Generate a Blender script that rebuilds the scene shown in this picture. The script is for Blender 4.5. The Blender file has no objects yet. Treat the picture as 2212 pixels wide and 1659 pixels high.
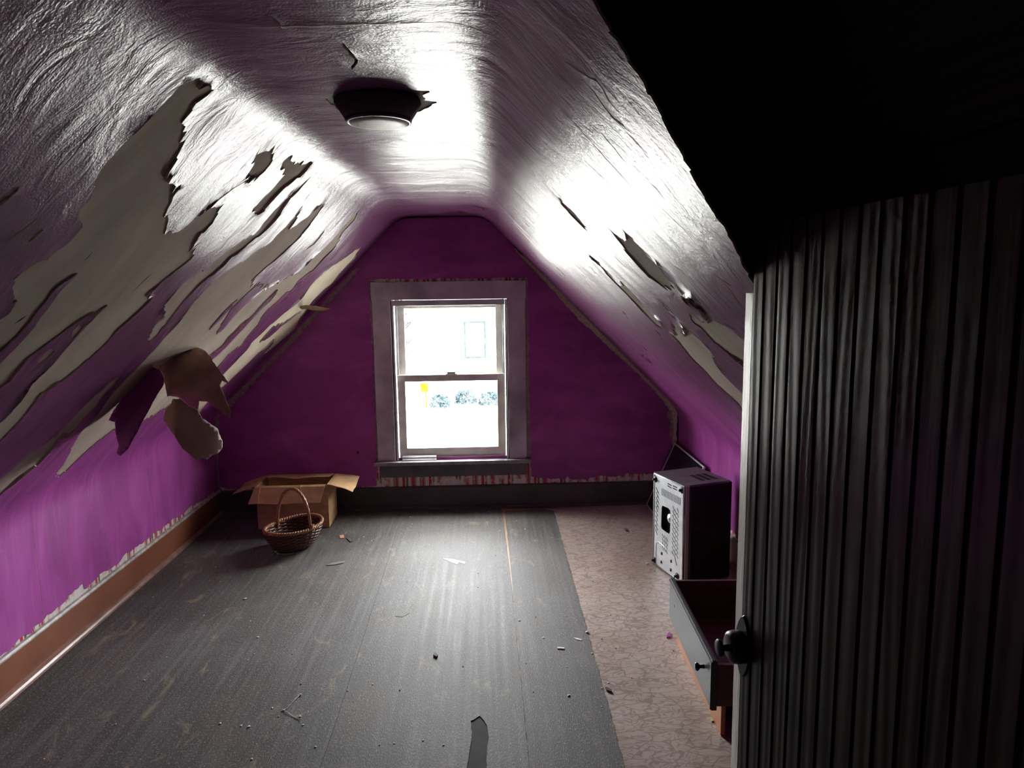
import bpy, bmesh, math, random
import numpy as np
from mathutils import Vector, Matrix, noise
from mathutils.geometry import delaunay_2d_cdt as _cdt


def inside(poly, pts):
    """which points lie in the polygon (even-odd)"""
    P = np.asarray(poly, float); res = np.zeros(len(pts), bool)
    lo, hi = P.min(0), P.max(0)
    ix = np.where(np.all((pts >= lo) & (pts <= hi), axis=1))[0]
    if len(ix) == 0: return res
    x, y = pts[ix, 0], pts[ix, 1]; c = np.zeros(len(ix), bool)
    for (x1, y1), (x2, y2) in zip(P, np.roll(P, -1, axis=0)):
        if y1 == y2: continue
        c ^= ((y1 > y) != (y2 > y)) & (x < (x2 - x1) * (y - y1) / (y2 - y1) + x1)
    res[ix] = c
    return res


def delaunay_2d_cdt(vs, es, fs, ot=0, eps=1e-5):
    """constrained triangulation; last result lists, per triangle, the given polygons that hold its centre"""
    ed = [(i, j) for f in fs for i, j in zip(f, f[1:] + f[:1])]
    V, E, T, *_ = _cdt(vs, ed, [], 0, eps)
    A = np.array([tuple(v) for v in V]); cen = np.array([A[list(t)].mean(0) for t in T])
    ins = [inside([tuple(vs[i]) for i in f], cen) for f in fs]
    of = [[k for k in range(len(fs)) if ins[k][q]] for q in range(len(T))]
    if ot == 1:
        T = [t for t, o in zip(T, of) if o]; of = [o for o in of if o]
    out = []
    for t in T:                                           # counter-clockwise
        p, q, r = (V[i] for i in t)
        out.append(list(t) if (q[0] - p[0]) * (r[1] - p[1]) - (q[1] - p[1]) * (r[0] - p[0]) > 0 else list(t)[::-1])
    return V, E, out, None, None, of


# ------------------------------------------------------------------ camera, sky, exposure
sc = bpy.context.scene
C = sc.collection
F, CX, CY, CAMZ = 1533.0, 1106.0, 829.5, 1.615          # photo is 2212 x 1659
YB = 5.06                                               # end wall


def _rot():
    d = np.array([1045 - CX, CY - 617, -F]); d /= np.linalg.norm(d)
    u = np.array([0, 1, 0.]); u -= d * u.dot(d); u /= np.linalg.norm(u)
    x = np.cross(d, u)
    c, s = math.cos(0.0185), math.sin(0.0185)
    return np.array([c * x + s * u, d, -s * x + c * u])


RC = _rot()
cam = bpy.data.objects.new('camera', bpy.data.cameras.new('camera'))
C.objects.link(cam)
cam.data.sensor_width = 36
cam.data.lens = F / 2212 * 36
cam.data.clip_start = 0.02
cam.matrix_world = Matrix.Translation((0, 0, CAMZ)) @ Matrix([list(r) for r in RC]).to_4x4()
sc.camera = cam

world = bpy.data.worlds.new('overcast_sky')
sc.world = world
world.use_nodes = True
bg = world.node_tree.nodes['Background']
bg.inputs['Color'].default_value = (0.97, 0.985, 1.0, 1)
bg.inputs['Strength'].default_value = 26.0
portal = bpy.data.lights.new('window_portal', 'AREA')   # sampling guide for the sky, gives off no light itself
portal.shape = 'RECTANGLE'; portal.size = 0.86; portal.size_y = 1.2
portal.cycles.is_portal = True
po = bpy.data.objects.new('window_portal', portal)
C.objects.link(po)
po.location = (-0.245, YB + 0.22, 0.95)
po.rotation_euler = (math.radians(-90), 0, 0)

sc.view_settings.view_transform = 'Standard'
sc.view_settings.look = 'None'
sc.view_settings.gamma = 1
sc.view_settings.use_curve_mapping = False
sc.view_settings.exposure = 1.5
sc.cycles.use_denoising = True
sc.cycles.use_adaptive_sampling = True
sc.cycles.adaptive_threshold = 0.012
sc.cycles.adaptive_min_samples = 32
sc.cycles.diffuse_bounces = 3
sc.cycles.glossy_bounces = 3
sc.cycles.max_bounces = 5
sc.cycles.transparent_max_bounces = 16
sc.cycles.sample_clamp_indirect = 6

R_ = random.Random(7)

# ------------------------------------------------------------------ photo pixel -> point on a plane of the room
O0 = np.array([0, 0, CAMZ])


def ray(p): return RC @ np.array([p[0] - CX, CY - p[1], -F])
def onX(p, x): r = ray(p); return O0 + r * (x / r[0])
def onY(p, y): r = ray(p); return O0 + r * (y / r[1])
def onZ(p, z=0.0): r = ray(p); return O0 + r * ((z - CAMZ) / r[2])


# ------------------------------------------------------------------ materials
def M(name):
    m = bpy.data.materials.new(name); m.use_nodes = True
    nt = m.node_tree; nt.nodes.clear()
    return m, nt


class N:
    """tiny node helper"""
    def __init__(s, name):
        s.m, s.t = M(name)
        s.out = s.t.nodes.new('ShaderNodeOutputMaterial')

    def n(s, typ, ins=None, **kw):
        nd = s.t.nodes.new('ShaderNode' + typ)
        for k, v in kw.items(): setattr(nd, k, v)
        for k, v in (ins or {}).items(): s.set(nd, k, v)
        return nd

    def set(s, nd, k, v):
        i = nd.inputs[k]
        if isinstance(v, bpy.types.NodeSocket): s.t.links.new(v, i)
        elif isinstance(v, bpy.types.Node): s.t.links.new(v.outputs[0], i)
        else:
            if isinstance(v, (tuple, list)) and len(v) == 3 and i.type == 'RGBA': v = (*v, 1)
            i.default_value = v

    def uv(s, sx=1, sy=1, sz=1, rot=0, src='UV'):
        tc = s.n('TexCoord')
        mp = s.n('Mapping', {'Vector': tc.outputs[src], 'Scale': (sx, sy, sz), 'Rotation': (0, 0, rot)})
        return mp.outputs[0]

    def noise(s, vec, scale, detail=3, rough=0.55, dist=0.0):
        return s.n('TexNoise', {'Vector': vec, 'Scale': scale, 'Detail': detail, 'Roughness': rough, 'Distortion': dist}).outputs[0]

    def ramp(s, fac, stops, interp='LINEAR'):
        r = s.n('ValToRGB', {'Fac': fac}); cr = r.color_ramp; cr.interpolation = interp
        while len(cr.elements) > 1: cr.elements.remove(cr.elements[-1])
        for i, (p, c) in enumerate(stops):
            e = cr.elements[0] if i == 0 else cr.elements.new(p)
            e.position = p
            e.color = (*c, 1) if isinstance(c, (tuple, list)) else (c, c, c, 1)
        return r.outputs[0]

    def mix(s, fac, a, b, mode='MIX'):
        x = s.n('Mix', data_type='RGBA', blend_type=mode)
        s.set(x, 0, fac); s.set(x, 6, a); s.set(x, 7, b)
        return x.outputs[2]

    def math(s, op, a, b=0.0):
        x = s.n('Math', operation=op); s.set(x, 0, a); s.set(x, 1, b)
        return x.outputs[0]

    def bump(s, h, strength=1.0, dist=0.001, normal=None):
        ins = {'Height': h, 'Strength': strength, 'Distance': dist}
        if normal is not None: ins['Normal'] = normal
        return s.n('Bump', ins).outputs[0]

    def bsdf(s, color, rough=0.6, metal=0.0, normal=None, spec=0.5, **kw):
        ins = {'Base Color': color, 'Roughness': rough, 'Metallic': metal, 'Specular IOR Level': spec}
        if normal is not None: ins['Normal'] = normal
        ins.update(kw)
        b = s.n('BsdfPrincipled', ins)
        s.t.links.new(b.outputs[0], s.out.inputs[0])
        return s.m


def simple(name, col, rough=0.6, metal=0.0, nscale=0, namp=0.25, bump=0.0, src='Object', stretch=(1, 1, 1), spec=0.5):
    k = N(name)
    if not nscale: return k.bsdf(col, rough, metal, spec=spec)
    v = k.uv(*stretch, src=src)
    n = k.noise(v, nscale, 4)
    lo = tuple(max(0, c * (1 - namp)) for c in col); hi = tuple(min(1, c * (1 + namp)) for c in col)
    c = k.ramp(n, [(0.3, lo), (0.7, hi)])
    nm = k.bump(n, 1.0, bump) if bump else None
    return k.bsdf(c, rough, metal, nm, spec)


def purple_mat(name, rough=0.33, streak=1.0, scuff=0.35, tint=((0.29, 0.050, 0.24), (0.385, 0.070, 0.325), (0.46, 0.11, 0.395)), bmp=1.0, slope_shade=None):
    k = N(name)
    uv = k.uv()
    wav = k.noise(k.uv(2.0, 5.5), 1.0, 2, 0.5, 0.5)
    col = k.ramp(wav, [(0.30, tint[0]), (0.55, tint[1]), (0.78, tint[2])])
    if slope_shade:                                             # same paint; dimmer light on the slopes baked into a darker, greyer tint
        sx = k.n('SeparateXYZ', {'Vector': uv}).outputs[0]
        fs = k.n('MapRange', {'Value': sx, 'From Min': 0.70, 'From Max': 1.35, 'To Min': 0.0, 'To Max': 1.0}).outputs[0]
        fe = k.n('MapRange', {'Value': sx, 'From Min': 4.55, 'From Max': 5.15, 'To Min': 1.0, 'To Max': 0.0}).outputs[0]
        up = k.math('MINIMUM', fs, fe)
        col = k.mix(up, col, k.ramp(wav, [(0.30, slope_shade[0]), (0.78, slope_shade[1])]))
    mid = k.noise(k.uv(2.4, 34), 1.0, 2, 0.62, 0.8)        # brush and paper streaks running down the slope
    col = k.mix(k.math('MULTIPLY', k.ramp(mid, [(0.55, 0.0), (0.78, 1.0)]), 0.16 * streak), col, (0.42, 0.26, 0.42))
    sm = k.noise(k.uv(2.2, 4), 1.5, 3, 0.6, 0.7)
    col = k.mix(k.math('MULTIPLY', k.ramp(sm, [(0.50, 0.0), (0.80, 1.0)]), scuff), col, tuple(min(1, c * 1.5 + 0.05) for c in (tint[1] if not slope_shade else slope_shade[1])))
    fine = k.noise(uv, 190, 1)
    h = k.math('ADD', k.math('MULTIPLY', mid, 0.09 * streak), k.math('MULTIPLY', wav, 1.0))
    h = k.math('ADD', h, k.math('MULTIPLY', fine, 0.075))
    if slope_shade:                                             # wrinkles in the papered slopes
        wr_ = k.noise(k.uv(6, 11), 1.0, 3, 0.65, 1.6)
        h = k.math('ADD', h, k.math('MULTIPLY', k.math('MULTIPLY', wr_, 0.42), k.math('ADD', k.math('MULTIPLY', up, 0.85), 0.15)))
    nb = k.bump(h, 0.8 * bmp, 0.010)
    rg = k.ramp(sm, [(0.15, rough - 0.03), (0.85, rough + 0.10)])
    if slope_shade: rg = k.math('ADD', k.math('MULTIPLY', up, rg), k.math('MULTIPLY', k.math('SUBTRACT', 1.0, up), 0.42))
    return k.bsdf(col, rg, 0, nb, 0.20 if slope_shade else 0.28)


MAT = {}
MAT['purple'] = purple_mat('purple_gloss_paint', 0.27, 1.0, 0.16, slope_shade=((0.125, 0.034, 0.098), (0.185, 0.052, 0.150)))
MAT['purple_wall'] = purple_mat('purple_wall_paint', 0.42, 0.4, 0.6, ((0.29, 0.050, 0.24), (0.385, 0.070, 0.325), (0.46, 0.11, 0.395)), 0.6)


def kraft_mat():
    k = N('peeled_paper_backing')
    uv = k.uv()
    n = k.noise(k.uv(1.5, 4), 1.6, 5, 0.6, 0.5)
    col = k.ramp(n, [(0.25, (0.285, 0.232, 0.188)), (0.6, (0.375, 0.315, 0.26)), (0.85, (0.44, 0.385, 0.325))])
    sp = k.noise(k.uv(20, 60), 1.0, 4, 0.7)
    col = k.mix(k.math('MULTIPLY', k.ramp(sp, [(0.55, 0.0), (0.8, 1.0)]), 0.25), col, (0.55, 0.46, 0.36))
    nb = k.bump(k.noise(k.uv(8, 24), 1.0, 4), 0.5, 0.002)
    return k.bsdf(col, 0.92, 0, nb, 0.15)


MAT['kraft'] = kraft_mat()
MAT['cream'] = simple('cream_backing', (0.66, 0.59, 0.43), 0.85, nscale=5, namp=0.12)
MAT['edge'] = simple('torn_paper_edge', (0.62, 0.54, 0.40), 0.9, nscale=60, namp=0.2)
MAT['crack'] = simple('dark_gap', (0.035, 0.026, 0.022), 0.9)
MAT['scrape'] = simple('scraped_paint_edge', (0.36, 0.29, 0.28), 0.8, nscale=40, namp=0.3)
MAT['plaster'] = simple('old_plaster', (0.50, 0.45, 0.40), 0.9, nscale=50, namp=0.25, bump=0.004)
MAT['plaster_patch'] = simple('bare_ceiling_patch', (0.20, 0.18, 0.16), 0.9, nscale=30, namp=0.2)


def stripe_mat(name, axis):
    k = N(name)
    tc = k.n('TexCoord')
    sp = k.n('SeparateXYZ', {'Vector': tc.outputs['UV']})
    t = k.math('FRACT', k.math('MULTIPLY', sp.outputs[axis], 5.2))
    w, r, g, p = (0.72, 0.66, 0.56), (0.48, 0.035, 0.06), (0.13, 0.17, 0.05), (0.66, 0.22, 0.25)
    stops = [(0, w), (.10, g), (.125, w), (.14, r), (.20, p), (.215, r), (.26, w), (.28, g), (.30, w), (.44, g), (.48, w),
             (.50, r), (.52, w), (.535, r), (.60, w), (.615, g), (.64, w), (.78, r), (.88, w), (.92, g)]
    col = k.ramp(t, stops, 'CONSTANT')
    st = k.noise(k.uv(), 14, 5, 0.65)
    col = k.mix(k.math('MULTIPLY', k.ramp(st, [(0.52, 0.0), (0.70, 1.0)]), 0.5), col, (0.30, 0.24, 0.18))
    pl = k.noise(k.uv(), 4.3, 5, 0.7)
    col = k.mix(k.ramp(pl, [(0.50, 0.0), (0.56, 0.9)]), col, (0.74, 0.71, 0.66))
    return k.bsdf(col, 0.85, 0, None, 0.2)


MAT['stripe_y'] = stripe_mat('striped_wallpaper_side', 1)
MAT['stripe_x'] = stripe_mat('striped_wallpaper_end', 0)


def brown_base():
    k = N('brown_painted_baseboard')
    v = k.uv(1, 1, 1, src='Object')
    n = k.noise(v, 3, 5, 0.6)
    col = k.ramp(n, [(0.3, (0.20, 0.066, 0.032)), (0.7, (0.28, 0.10, 0.05))])
    sc_ = k.noise(k.uv(6, 6, 30, src='Object'), 2.2, 6, 0.75, 0.8)
    col = k.mix(k.ramp(sc_, [(0.70, 0.0), (0.74, 0.9)]), col, (0.55, 0.46, 0.36))
    nb = k.bump(k.noise(v, 60, 3), 0.3, 0.001)
    return k.bsdf(col, 0.38, 0, nb, 0.5)


MAT['base'] = brown_base()
MAT['base_dark'] = simple('dark_grey_baseboard_paint', (0.085, 0.080, 0.078), 0.5, nscale=6, namp=0.3)
MAT['base_top'] = simple('worn_grey_paint', (0.40, 0.37, 0.34), 0.5, nscale=22, namp=0.45)
MAT['shoe'] = simple('worn_quarter_round_paint', (0.30, 0.16, 0.125), 0.30, nscale=12, namp=0.35)


def grey_floor():
    k = N('grey_felt_floor_sheet')
    v = k.uv(1, 1, 1, src='Object')
    n = k.noise(v, 2.0, 3, 0.65, 0.6)
    col = k.ramp(n, [(0.25, (0.062, 0.055, 0.049)), (0.6, (0.100, 0.093, 0.087)), (0.85, (0.15, 0.14, 0.13))])
    st = k.noise(k.uv(38, 1.1, 1, src='Object'), 1.0, 3, 0.6)
    col = k.mix(k.math('MULTIPLY', k.ramp(st, [(0.45, 0.0), (0.75, 1.0)]), 0.6), col, (0.19, 0.185, 0.175))
    br = k.noise(k.uv(1.1, 0.9, 1, src='Object'), 1.7, 2, 0.6, 1.0)
    col = k.mix(k.math('MULTIPLY', k.ramp(br, [(0.55, 0.0), (0.72, 1.0)]), 0.45), col, (0.13, 0.09, 0.055))
    dust = k.noise(v, 110, 3, 0.8)
    col = k.mix(k.math('MULTIPLY', k.ramp(dust, [(0.55, 0.0), (0.68, 1.0)]), 0.75), col, (0.40, 0.375, 0.34))
    dr = k.noise(k.uv(2.2, 1.2, 1, rot=0.5, src='Object'), 3.0, 4, 0.75, 1.5)
    col = k.mix(k.math('MULTIPLY', k.ramp(dr, [(0.58, 0.0), (0.72, 1.0)]), 0.55), col, (0.36, 0.29, 0.18))
    wv = k.noise(k.uv(260, 90, 1, src='Object'), 1.0, 1)
    rid = k.noise(k.uv(16, 0.7, 1, src='Object'), 1.0, 1)
    nb = k.bump(k.math('ADD', k.math('MULTIPLY', wv, 0.7), k.math('MULTIPLY', rid, 0.6)), 0.45, 0.003)
    rg = k.ramp(st, [(0.3, 0.60), (0.7, 0.70)])
    return k.bsdf(col, rg, 0, nb, 0.24)


MAT['grey_floor'] = grey_floor()
MAT['under'] = simple('dark_under_layer', (0.035, 0.033, 0.032), 0.75, nscale=15, namp=0.4, spec=0.12)


def lino_mat():
    k = N('vermicular_linoleum')
    base = k.uv(1, 1, 1, src='Object')
    f1 = k.noise(k.uv(7.5, 15, 1, src='Object'), 1.0, 2, 0.45, 0.9)
    c1 = k.math('ABSOLUTE', k.math('SUBTRACT', k.math('FRACT', k.math('MULTIPLY', f1, 9.0)), 0.5))
    line = k.ramp(c1, [(0.0, 1.0), (0.07, 0.9), (0.15, 0.0)])
    mp_ = k.n('Mapping', {'Vector': base, 'Scale': (10, 22, 1)})
    wob = k.n('TexNoise', {'Vector': base, 'Scale': 14.0, 'Detail': 2})
    ad = k.n('VectorMath', {0: mp_.outputs[0], 1: wob.outputs['Color']}, operation='ADD')
    vo = k.n('TexVoronoi', {'Vector': ad.outputs[0], 'Scale': 1.0}, feature='DISTANCE_TO_EDGE')
    edge = k.ramp(vo.outputs[0], [(0.0, 1.0), (0.03, 0.8), (0.06, 0.0)])
    line = k.math('MAXIMUM', line, edge)
    n = k.noise(base, 3.5, 4, 0.6)
    col = k.ramp(n, [(0.3, (0.38, 0.30, 0.245)), (0.7, (0.48, 0.395, 0.335))])
    fl = k.noise(k.uv(25, 130, 1, src='Object'), 1.0, 3, 0.7)
    col = k.mix(k.math('MULTIPLY', k.ramp(fl, [(0.45, 0.0), (0.7, 1.0)]), 0.5), col, (0.60, 0.53, 0.47))
    col = k.mix(k.math('MULTIPLY', line, 0.62), col, (0.17, 0.115, 0.095))
    br = k.noise(base, 2.3, 5, 0.65, 0.8)
    col = k.mix(k.math('MULTIPLY', k.ramp(br, [(0.52, 0.0), (0.70, 1.0)]), 0.5), col, (0.24, 0.14, 0.06))
    nb = k.bump(k.noise(k.uv(60, 60, 1, src='Object'), 1.0, 2), 0.4, 0.0012)
    return k.bsdf(col, k.ramp(n, [(0.3, 0.30), (0.7, 0.46)]), 0, nb, 0.5)


MAT['lino'] = lino_mat()


def wood_mat(name, lo, hi, rough=0.5, axis='Z', bump=0.0015, gscale=1.0, src='Object', spec=0.5):
    k = N(name)
    s = [42 * gscale] * 3; s['XYZ'.index(axis)] = 2.2 * gscale
    v = k.uv(*s, src=src)
    n = k.noise(v, 1.0, 5, 0.6, 1.5)
    col = k.ramp(n, [(0.3, lo), (0.7, hi)])
    nb = k.bump(n, 0.8, bump)
    return k.bsdf(col, rough, 0, nb, spec)


MAT['floor_wood'] = wood_mat('old_floorboard', (0.30, 0.16, 0.07), (0.46, 0.27, 0.13), 0.6, 'Y')
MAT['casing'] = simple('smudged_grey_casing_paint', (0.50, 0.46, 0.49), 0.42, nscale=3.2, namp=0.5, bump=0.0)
MAT['apron'] = simple('dark_grey_sill_paint', (0.12, 0.115, 0.118), 0.45, nscale=8, namp=0.3)
MAT['stool'] = simple('worn_sill_paint', (0.28, 0.27, 0.27), 0.40, nscale=14, namp=0.4)
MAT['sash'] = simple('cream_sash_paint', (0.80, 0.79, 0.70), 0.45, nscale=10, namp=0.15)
MAT['stop'] = simple('grey_window_stop_paint', (0.55, 0.54, 0.55), 0.4, nscale=10, namp=0.2)
MAT['alu'] = simple('dull_aluminium', (0.70, 0.71, 0.73), 0.42, 0.5)
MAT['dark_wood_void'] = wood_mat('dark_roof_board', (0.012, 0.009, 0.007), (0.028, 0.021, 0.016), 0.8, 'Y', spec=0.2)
MAT['front_wall'] = simple('dim_landing_wall', (0.05, 0.04, 0.045), 0.8)


def door_mat():
    k = N('dark_varnished_beadboard')
    tc = k.n('TexCoord'); oi = k.n('ObjectInfo')
    cx_ = k.n('CombineXYZ', {'X': k.math('MULTIPLY', oi.outputs['Random'], 9.0), 'Y': k.math('MULTIPLY', oi.outputs['Random'], 31.0), 'Z': k.math('MULTIPLY', oi.outputs['Random'], 17.0)})
    v = k.n('VectorMath', {0: tc.outputs['Object'], 1: cx_.outputs[0]}, operation='ADD').outputs[0]
    g = k.noise(k.n('Mapping', {'Vector': v, 'Scale': (1, 230, 4.5)}).outputs[0], 1.0, 3, 0.6)
    rings = k.n('TexWave', {'Vector': k.n('Mapping', {'Vector': v, 'Scale': (1, 20, 2.2)}).outputs[0], 'Scale': 0.6, 'Distortion': 16.0, 'Detail': 1.5, 'Detail Scale': 0.5}, bands_direction='Y').outputs[1]
    col = k.ramp(g, [(0.3, (0.028, 0.017, 0.015)), (0.7, (0.050, 0.033, 0.028))])
    h = k.math('ADD', k.math('MULTIPLY', rings, 0.50), k.math('MULTIPLY', g, 0.06))
    nb = k.bump(h, 0.6, 0.0014)
    rg = k.ramp(oi.outputs['Random'], [(0.0, 0.22), (1.0, 0.36)])
    return k.bsdf(col, rg, 0, nb, 0.20)


MAT['door'] = door_mat()
MAT['door_edge'] = wood_mat('worn_bare_door_edge', (0.46, 0.43, 0.37), (0.82, 0.79, 0.71), 0.40, 'Z', 0.002, 1.0)
MAT['iron'] = simple('black_iron', (0.012, 0.011, 0.011), 0.42, 0.3)


# ------------------------------------------------------------------ object helpers
def link(o, parent=None):
    C.objects.link(o)
    if parent is not None: o.parent = parent
    return o


def tag(o, label=None, cat=None, group=None, kind=None):
    if label: o['label'] = label
    if cat: o['category'] = cat
    if group: o['group'] = group
    if kind: o['kind'] = kind
    return o


def empty(name, loc=(0, 0, 0), rz=0.0, parent=None):
    o = bpy.data.objects.new(name, None)
    o.location = loc; o.rotation_euler = (0, 0, rz); o.empty_display_size = 0.05
    return link(o, parent)


def mesh(name, verts, faces, mats, parent=None, smooth=False, midx=None, uvs=None):
    me = bpy.data.meshes.new(name)
    me.from_pydata([tuple(map(float, v)) for v in verts], [], faces)
    for m in (mats if isinstance(mats, (list, tuple)) else [mats]): me.materials.append(m)
    if midx is not None: me.polygons.foreach_set('material_index', midx)
    if smooth: me.polygons.foreach_set('use_smooth', [True] * len(me.polygons))
    if uvs is not None:
        l = me.uv_layers.new(name='UVMap')
        vi = np.empty(len(me.loops), dtype=np.int32); me.loops.foreach_get('vertex_index', vi)
        l.data.foreach_set('uv', np.array(uvs, dtype=np.float32)[vi].ravel())
    me.update()
    return link(bpy.data.objects.new(name, me), parent)


def bm_obj(name, bm, mat, parent=None, smooth=False, loc=None):
    bmesh.ops.recalc_face_normals(bm, faces=bm.faces)
    me = bpy.data.meshes.new(name); bm.to_mesh(me); bm.free()
    for m in (mat if isinstance(mat, (list, tuple)) else [mat]): me.materials.append(m)
    if smooth: me.polygons.foreach_set('use_smooth', [True] * len(me.polygons))
    o = link(bpy.data.objects.new(name, me), parent)
    if loc: o.location = loc
    return o


def add_box(bm, lo, hi, bev=0.0, mat=0):
    vs = [bm.verts.new((x, y, z)) for x in (lo[0], hi[0]) for y in (lo[1], hi[1]) for z in (lo[2], hi[2])]
    fs = [(0, 1, 3, 2), (4, 6, 7, 5), (0, 4, 5, 1), (2, 3, 7, 6), (0, 2, 6, 4), (1, 5, 7, 3)]
    fc = [bm.faces.new([vs[i] for i in f]) for f in fs]
    for f in fc: f.material_index = mat
    if bev:
        es = {e for f in fc for e in f.edges}
        bmesh.ops.bevel(bm, geom=list(es), offset=bev, segments=2, affect='EDGES', profile=0.6)


def box(name, lo, hi, mat, parent=None, bev=0.0015):
    bm = bmesh.new(); add_box(bm, lo, hi, bev)
    return bm_obj(name, bm, mat, parent)


def tube_mesh(bm, pts, rad, seg=8, closed=False, cap=True):
    n = len(pts); rings = []
    prev = None
    for i, p in enumerate(pts):
        p = Vector(p)
        a = Vector(pts[(i - 1) % n] if (closed or i) else pts[0]); b = Vector(pts[(i + 1) % n] if (closed or i < n - 1) else pts[-1])
        t = (b - a).normalized()
        if prev is None:
            u = t.orthogonal().normalized()
        else:
            u = (prev - t * prev.dot(t)).normalized()
        prev = u; w = t.cross(u)
        r = rad[i] if isinstance(rad, (list, tuple)) else rad
        rings.append([bm.verts.new(p + (u * math.cos(2 * math.pi * k / seg) + w * math.sin(2 * math.pi * k / seg)) * r) for k in range(seg)])
    for i in range(n if closed else n - 1):
        A, B = rings[i], rings[(i + 1) % n]
        sh = 0
        if closed and i == n - 1:
            sh = min(range(seg), key=lambda q: (A[0].co - B[q].co).length)
        for k in range(seg):
            bm.faces.new((A[k], A[(k + 1) % seg], B[(k + 1 + sh) % seg], B[(k + sh) % seg]))
    if cap and not closed:
        bm.faces.new(rings[0][::-1]); bm.faces.new(rings[-1])


def tube(name, pts, rad, mat, parent=None, seg=8, closed=False):
    bm = bmesh.new(); tube_mesh(bm, pts, rad, seg, closed)
    return bm_obj(name, bm, mat, parent, True)


def lathe(name, prof, mat, parent=None, seg=40, loc=None, axis='Z', smooth=True):
    bm = bmesh.new(); rings = []
    for r, h in prof:
        if r < 1e-6:
            rings.append([bm.verts.new((0, 0, h))]); continue
        rings.append([bm.verts.new((r * math.cos(2 * math.pi * k / seg), r * math.sin(2 * math.pi * k / seg), h)) for k in range(seg)])
    for A, B in zip(rings, rings[1:]):
        if len(A) == 1 and len(B) == 1: continue
        for k in range(seg):
            k2 = (k + 1) % seg
            if len(A) == 1: bm.faces.new((A[0], B[k], B[k2]))
            elif len(B) == 1: bm.faces.new((A[k], A[k2], B[0]))
            else: bm.faces.new((A[k], A[k2], B[k2], B[k]))
    if axis == 'X': bmesh.ops.rotate(bm, verts=bm.verts, matrix=Matrix.Rotation(math.radians(90), 3, 'Y'))
    if axis == 'Y': bmesh.ops.rotate(bm, verts=bm.verts, matrix=Matrix.Rotation(math.radians(-90), 3, 'X'))
    o = bm_obj(name, bm, mat, parent, smooth, loc)
    return o


def prism(name, poly, z0, z1, mat, parent=None):
    """flat polygon (x,y) given thickness"""
    vs, es, fs, *_ = delaunay_2d_cdt([Vector(p) for p in poly], [], [list(range(len(poly)))], 1, 1e-6)
    bm = bmesh.new()
    top = [bm.verts.new((v[0], v[1], z1)) for v in vs]
    for f in fs: bm.faces.new([top[i] for i in f])
    g = bmesh.ops.extrude_face_region(bm, geom=list(bm.faces))
    bmesh.ops.translate(bm, vec=(0, 0, z0 - z1), verts=[e for e in g['geom'] if isinstance(e, bmesh.types.BMVert)])
    return bm_obj(name, bm, mat, parent)


# ------------------------------------------------------------------ the room's cross-section (x, z), s runs along it
PROF = [(-1.945, 0.0), (-1.945, 0.739), (-0.57, 2.10), (0.01, 2.10), (1.41, 0.693), (1.41, 0.0)]
SEG = [math.dist(a, b) for a, b in zip(PROF, PROF[1:])]
SC = [0.0]
for q in SEG: SC.append(SC[-1] + q)
SB, SCc, SD, SE, SF = SC[1:]


def poly_pt(s):
    s = min(max(s, 0.0), SC[-1])
    for i in range(5):
        if s <= SC[i + 1] or i == 4:
            t = (s - SC[i]) / SEG[i]
            a, b = PROF[i], PROF[i + 1]
            return a[0] + (b[0] - a[0]) * t, a[1] + (b[1] - a[1]) * t


RND = 0.085


def prof_pt(s):
    lo, hi = s - RND, s + RND
    if lo < 0 or hi > SC[-1] or not any(lo < c < hi for c in SC[1:5]): return poly_pt(s)
    k = 9; xs = [poly_pt(lo + (hi - lo) * (i + .5) / k) for i in range(k)]
    return sum(x[0] for x in xs) / k, sum(x[1] for x in xs) / k


def surf(s, y, off=0.0):
    x, z = prof_pt(s)
    x1, z1 = prof_pt(s - 0.01); x2, z2 = prof_pt(s + 0.01)
    tx, tz = x2 - x1, z2 - z1; l = math.hypot(tx, tz); nx, nz = tz / l, -tx / l      # towards the room
    w = 0.0
    if SB - .3 < s < SE + .3:
        fade = min(1.0, max(0.0, (YB - y) / 0.25))
        w = (0.010 * noise.noise((s * 1.1, y * 0.9, 3.1)) + 0.0045 * noise.noise((s * 2.6, y * 4.5, 8.0))) * fade
    return (x + nx * (off + w), y, z + nz * (off + w))


def px_left(p):      # pixel on the left slope -> (s, y)
    a, b = PROF[1], PROF[2]; d = np.array([b[0] - a[0], 0, b[1] - a[1]]) / SEG[1]
    n = np.array([d[2], 0, -d[0]]); r = ray(p); A = np.array([a[0], 0, a[1]])
    P = O0 + r * (np.dot(n, A - O0) / np.dot(n, r))
    return (SB + float(np.dot(P - A, d)), float(P[1]))


def px_right(p):
    a, b = PROF[3], PROF[4]; d = np.array([b[0] - a[0], 0, b[1] - a[1]]) / SEG[3]
    n = np.array([d[2], 0, -d[0]]); r = ray(p); A = np.array([a[0], 0, a[1]])
    P = O0 + r * (np.dot(n, A - O0) / np.dot(n, r))
    return (SD + float(np.dot(P - A, d)), float(P[1]))


def px_top(p):
    P = onZ(p, 2.10); return (SCc + float(P[0]) - PROF[2][0], float(P[1]))


def px_knee(p):
    P = onX(p, PROF[0][0]); return (float(P[2]), float(P[1]))


def jag(poly, step=0.014, amp=0.007, amp2=0.0015, seed=1, closed=True):
    """torn outline: teeth run along s"""
    r = random.Random(seed); out = []
    n = len(poly)
    for i in range(n if closed else n - 1):
        a, b = poly[i], poly[(i + 1) % n]
        L = math.dist(a, b); k = max(1, int(L / step))
        dy = abs(b[1] - a[1]) / (L + 1e-9)
        for j in range(k):
            t = j / k
            am = amp * (0.2 + dy)
            out.append((a[0] + (b[0] - a[0]) * t + r.uniform(-am, am), a[1] + (b[1] - a[1]) * t + r.uniform(-amp2, amp2)))
    if not closed: out.append(poly[-1])
    return out


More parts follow.
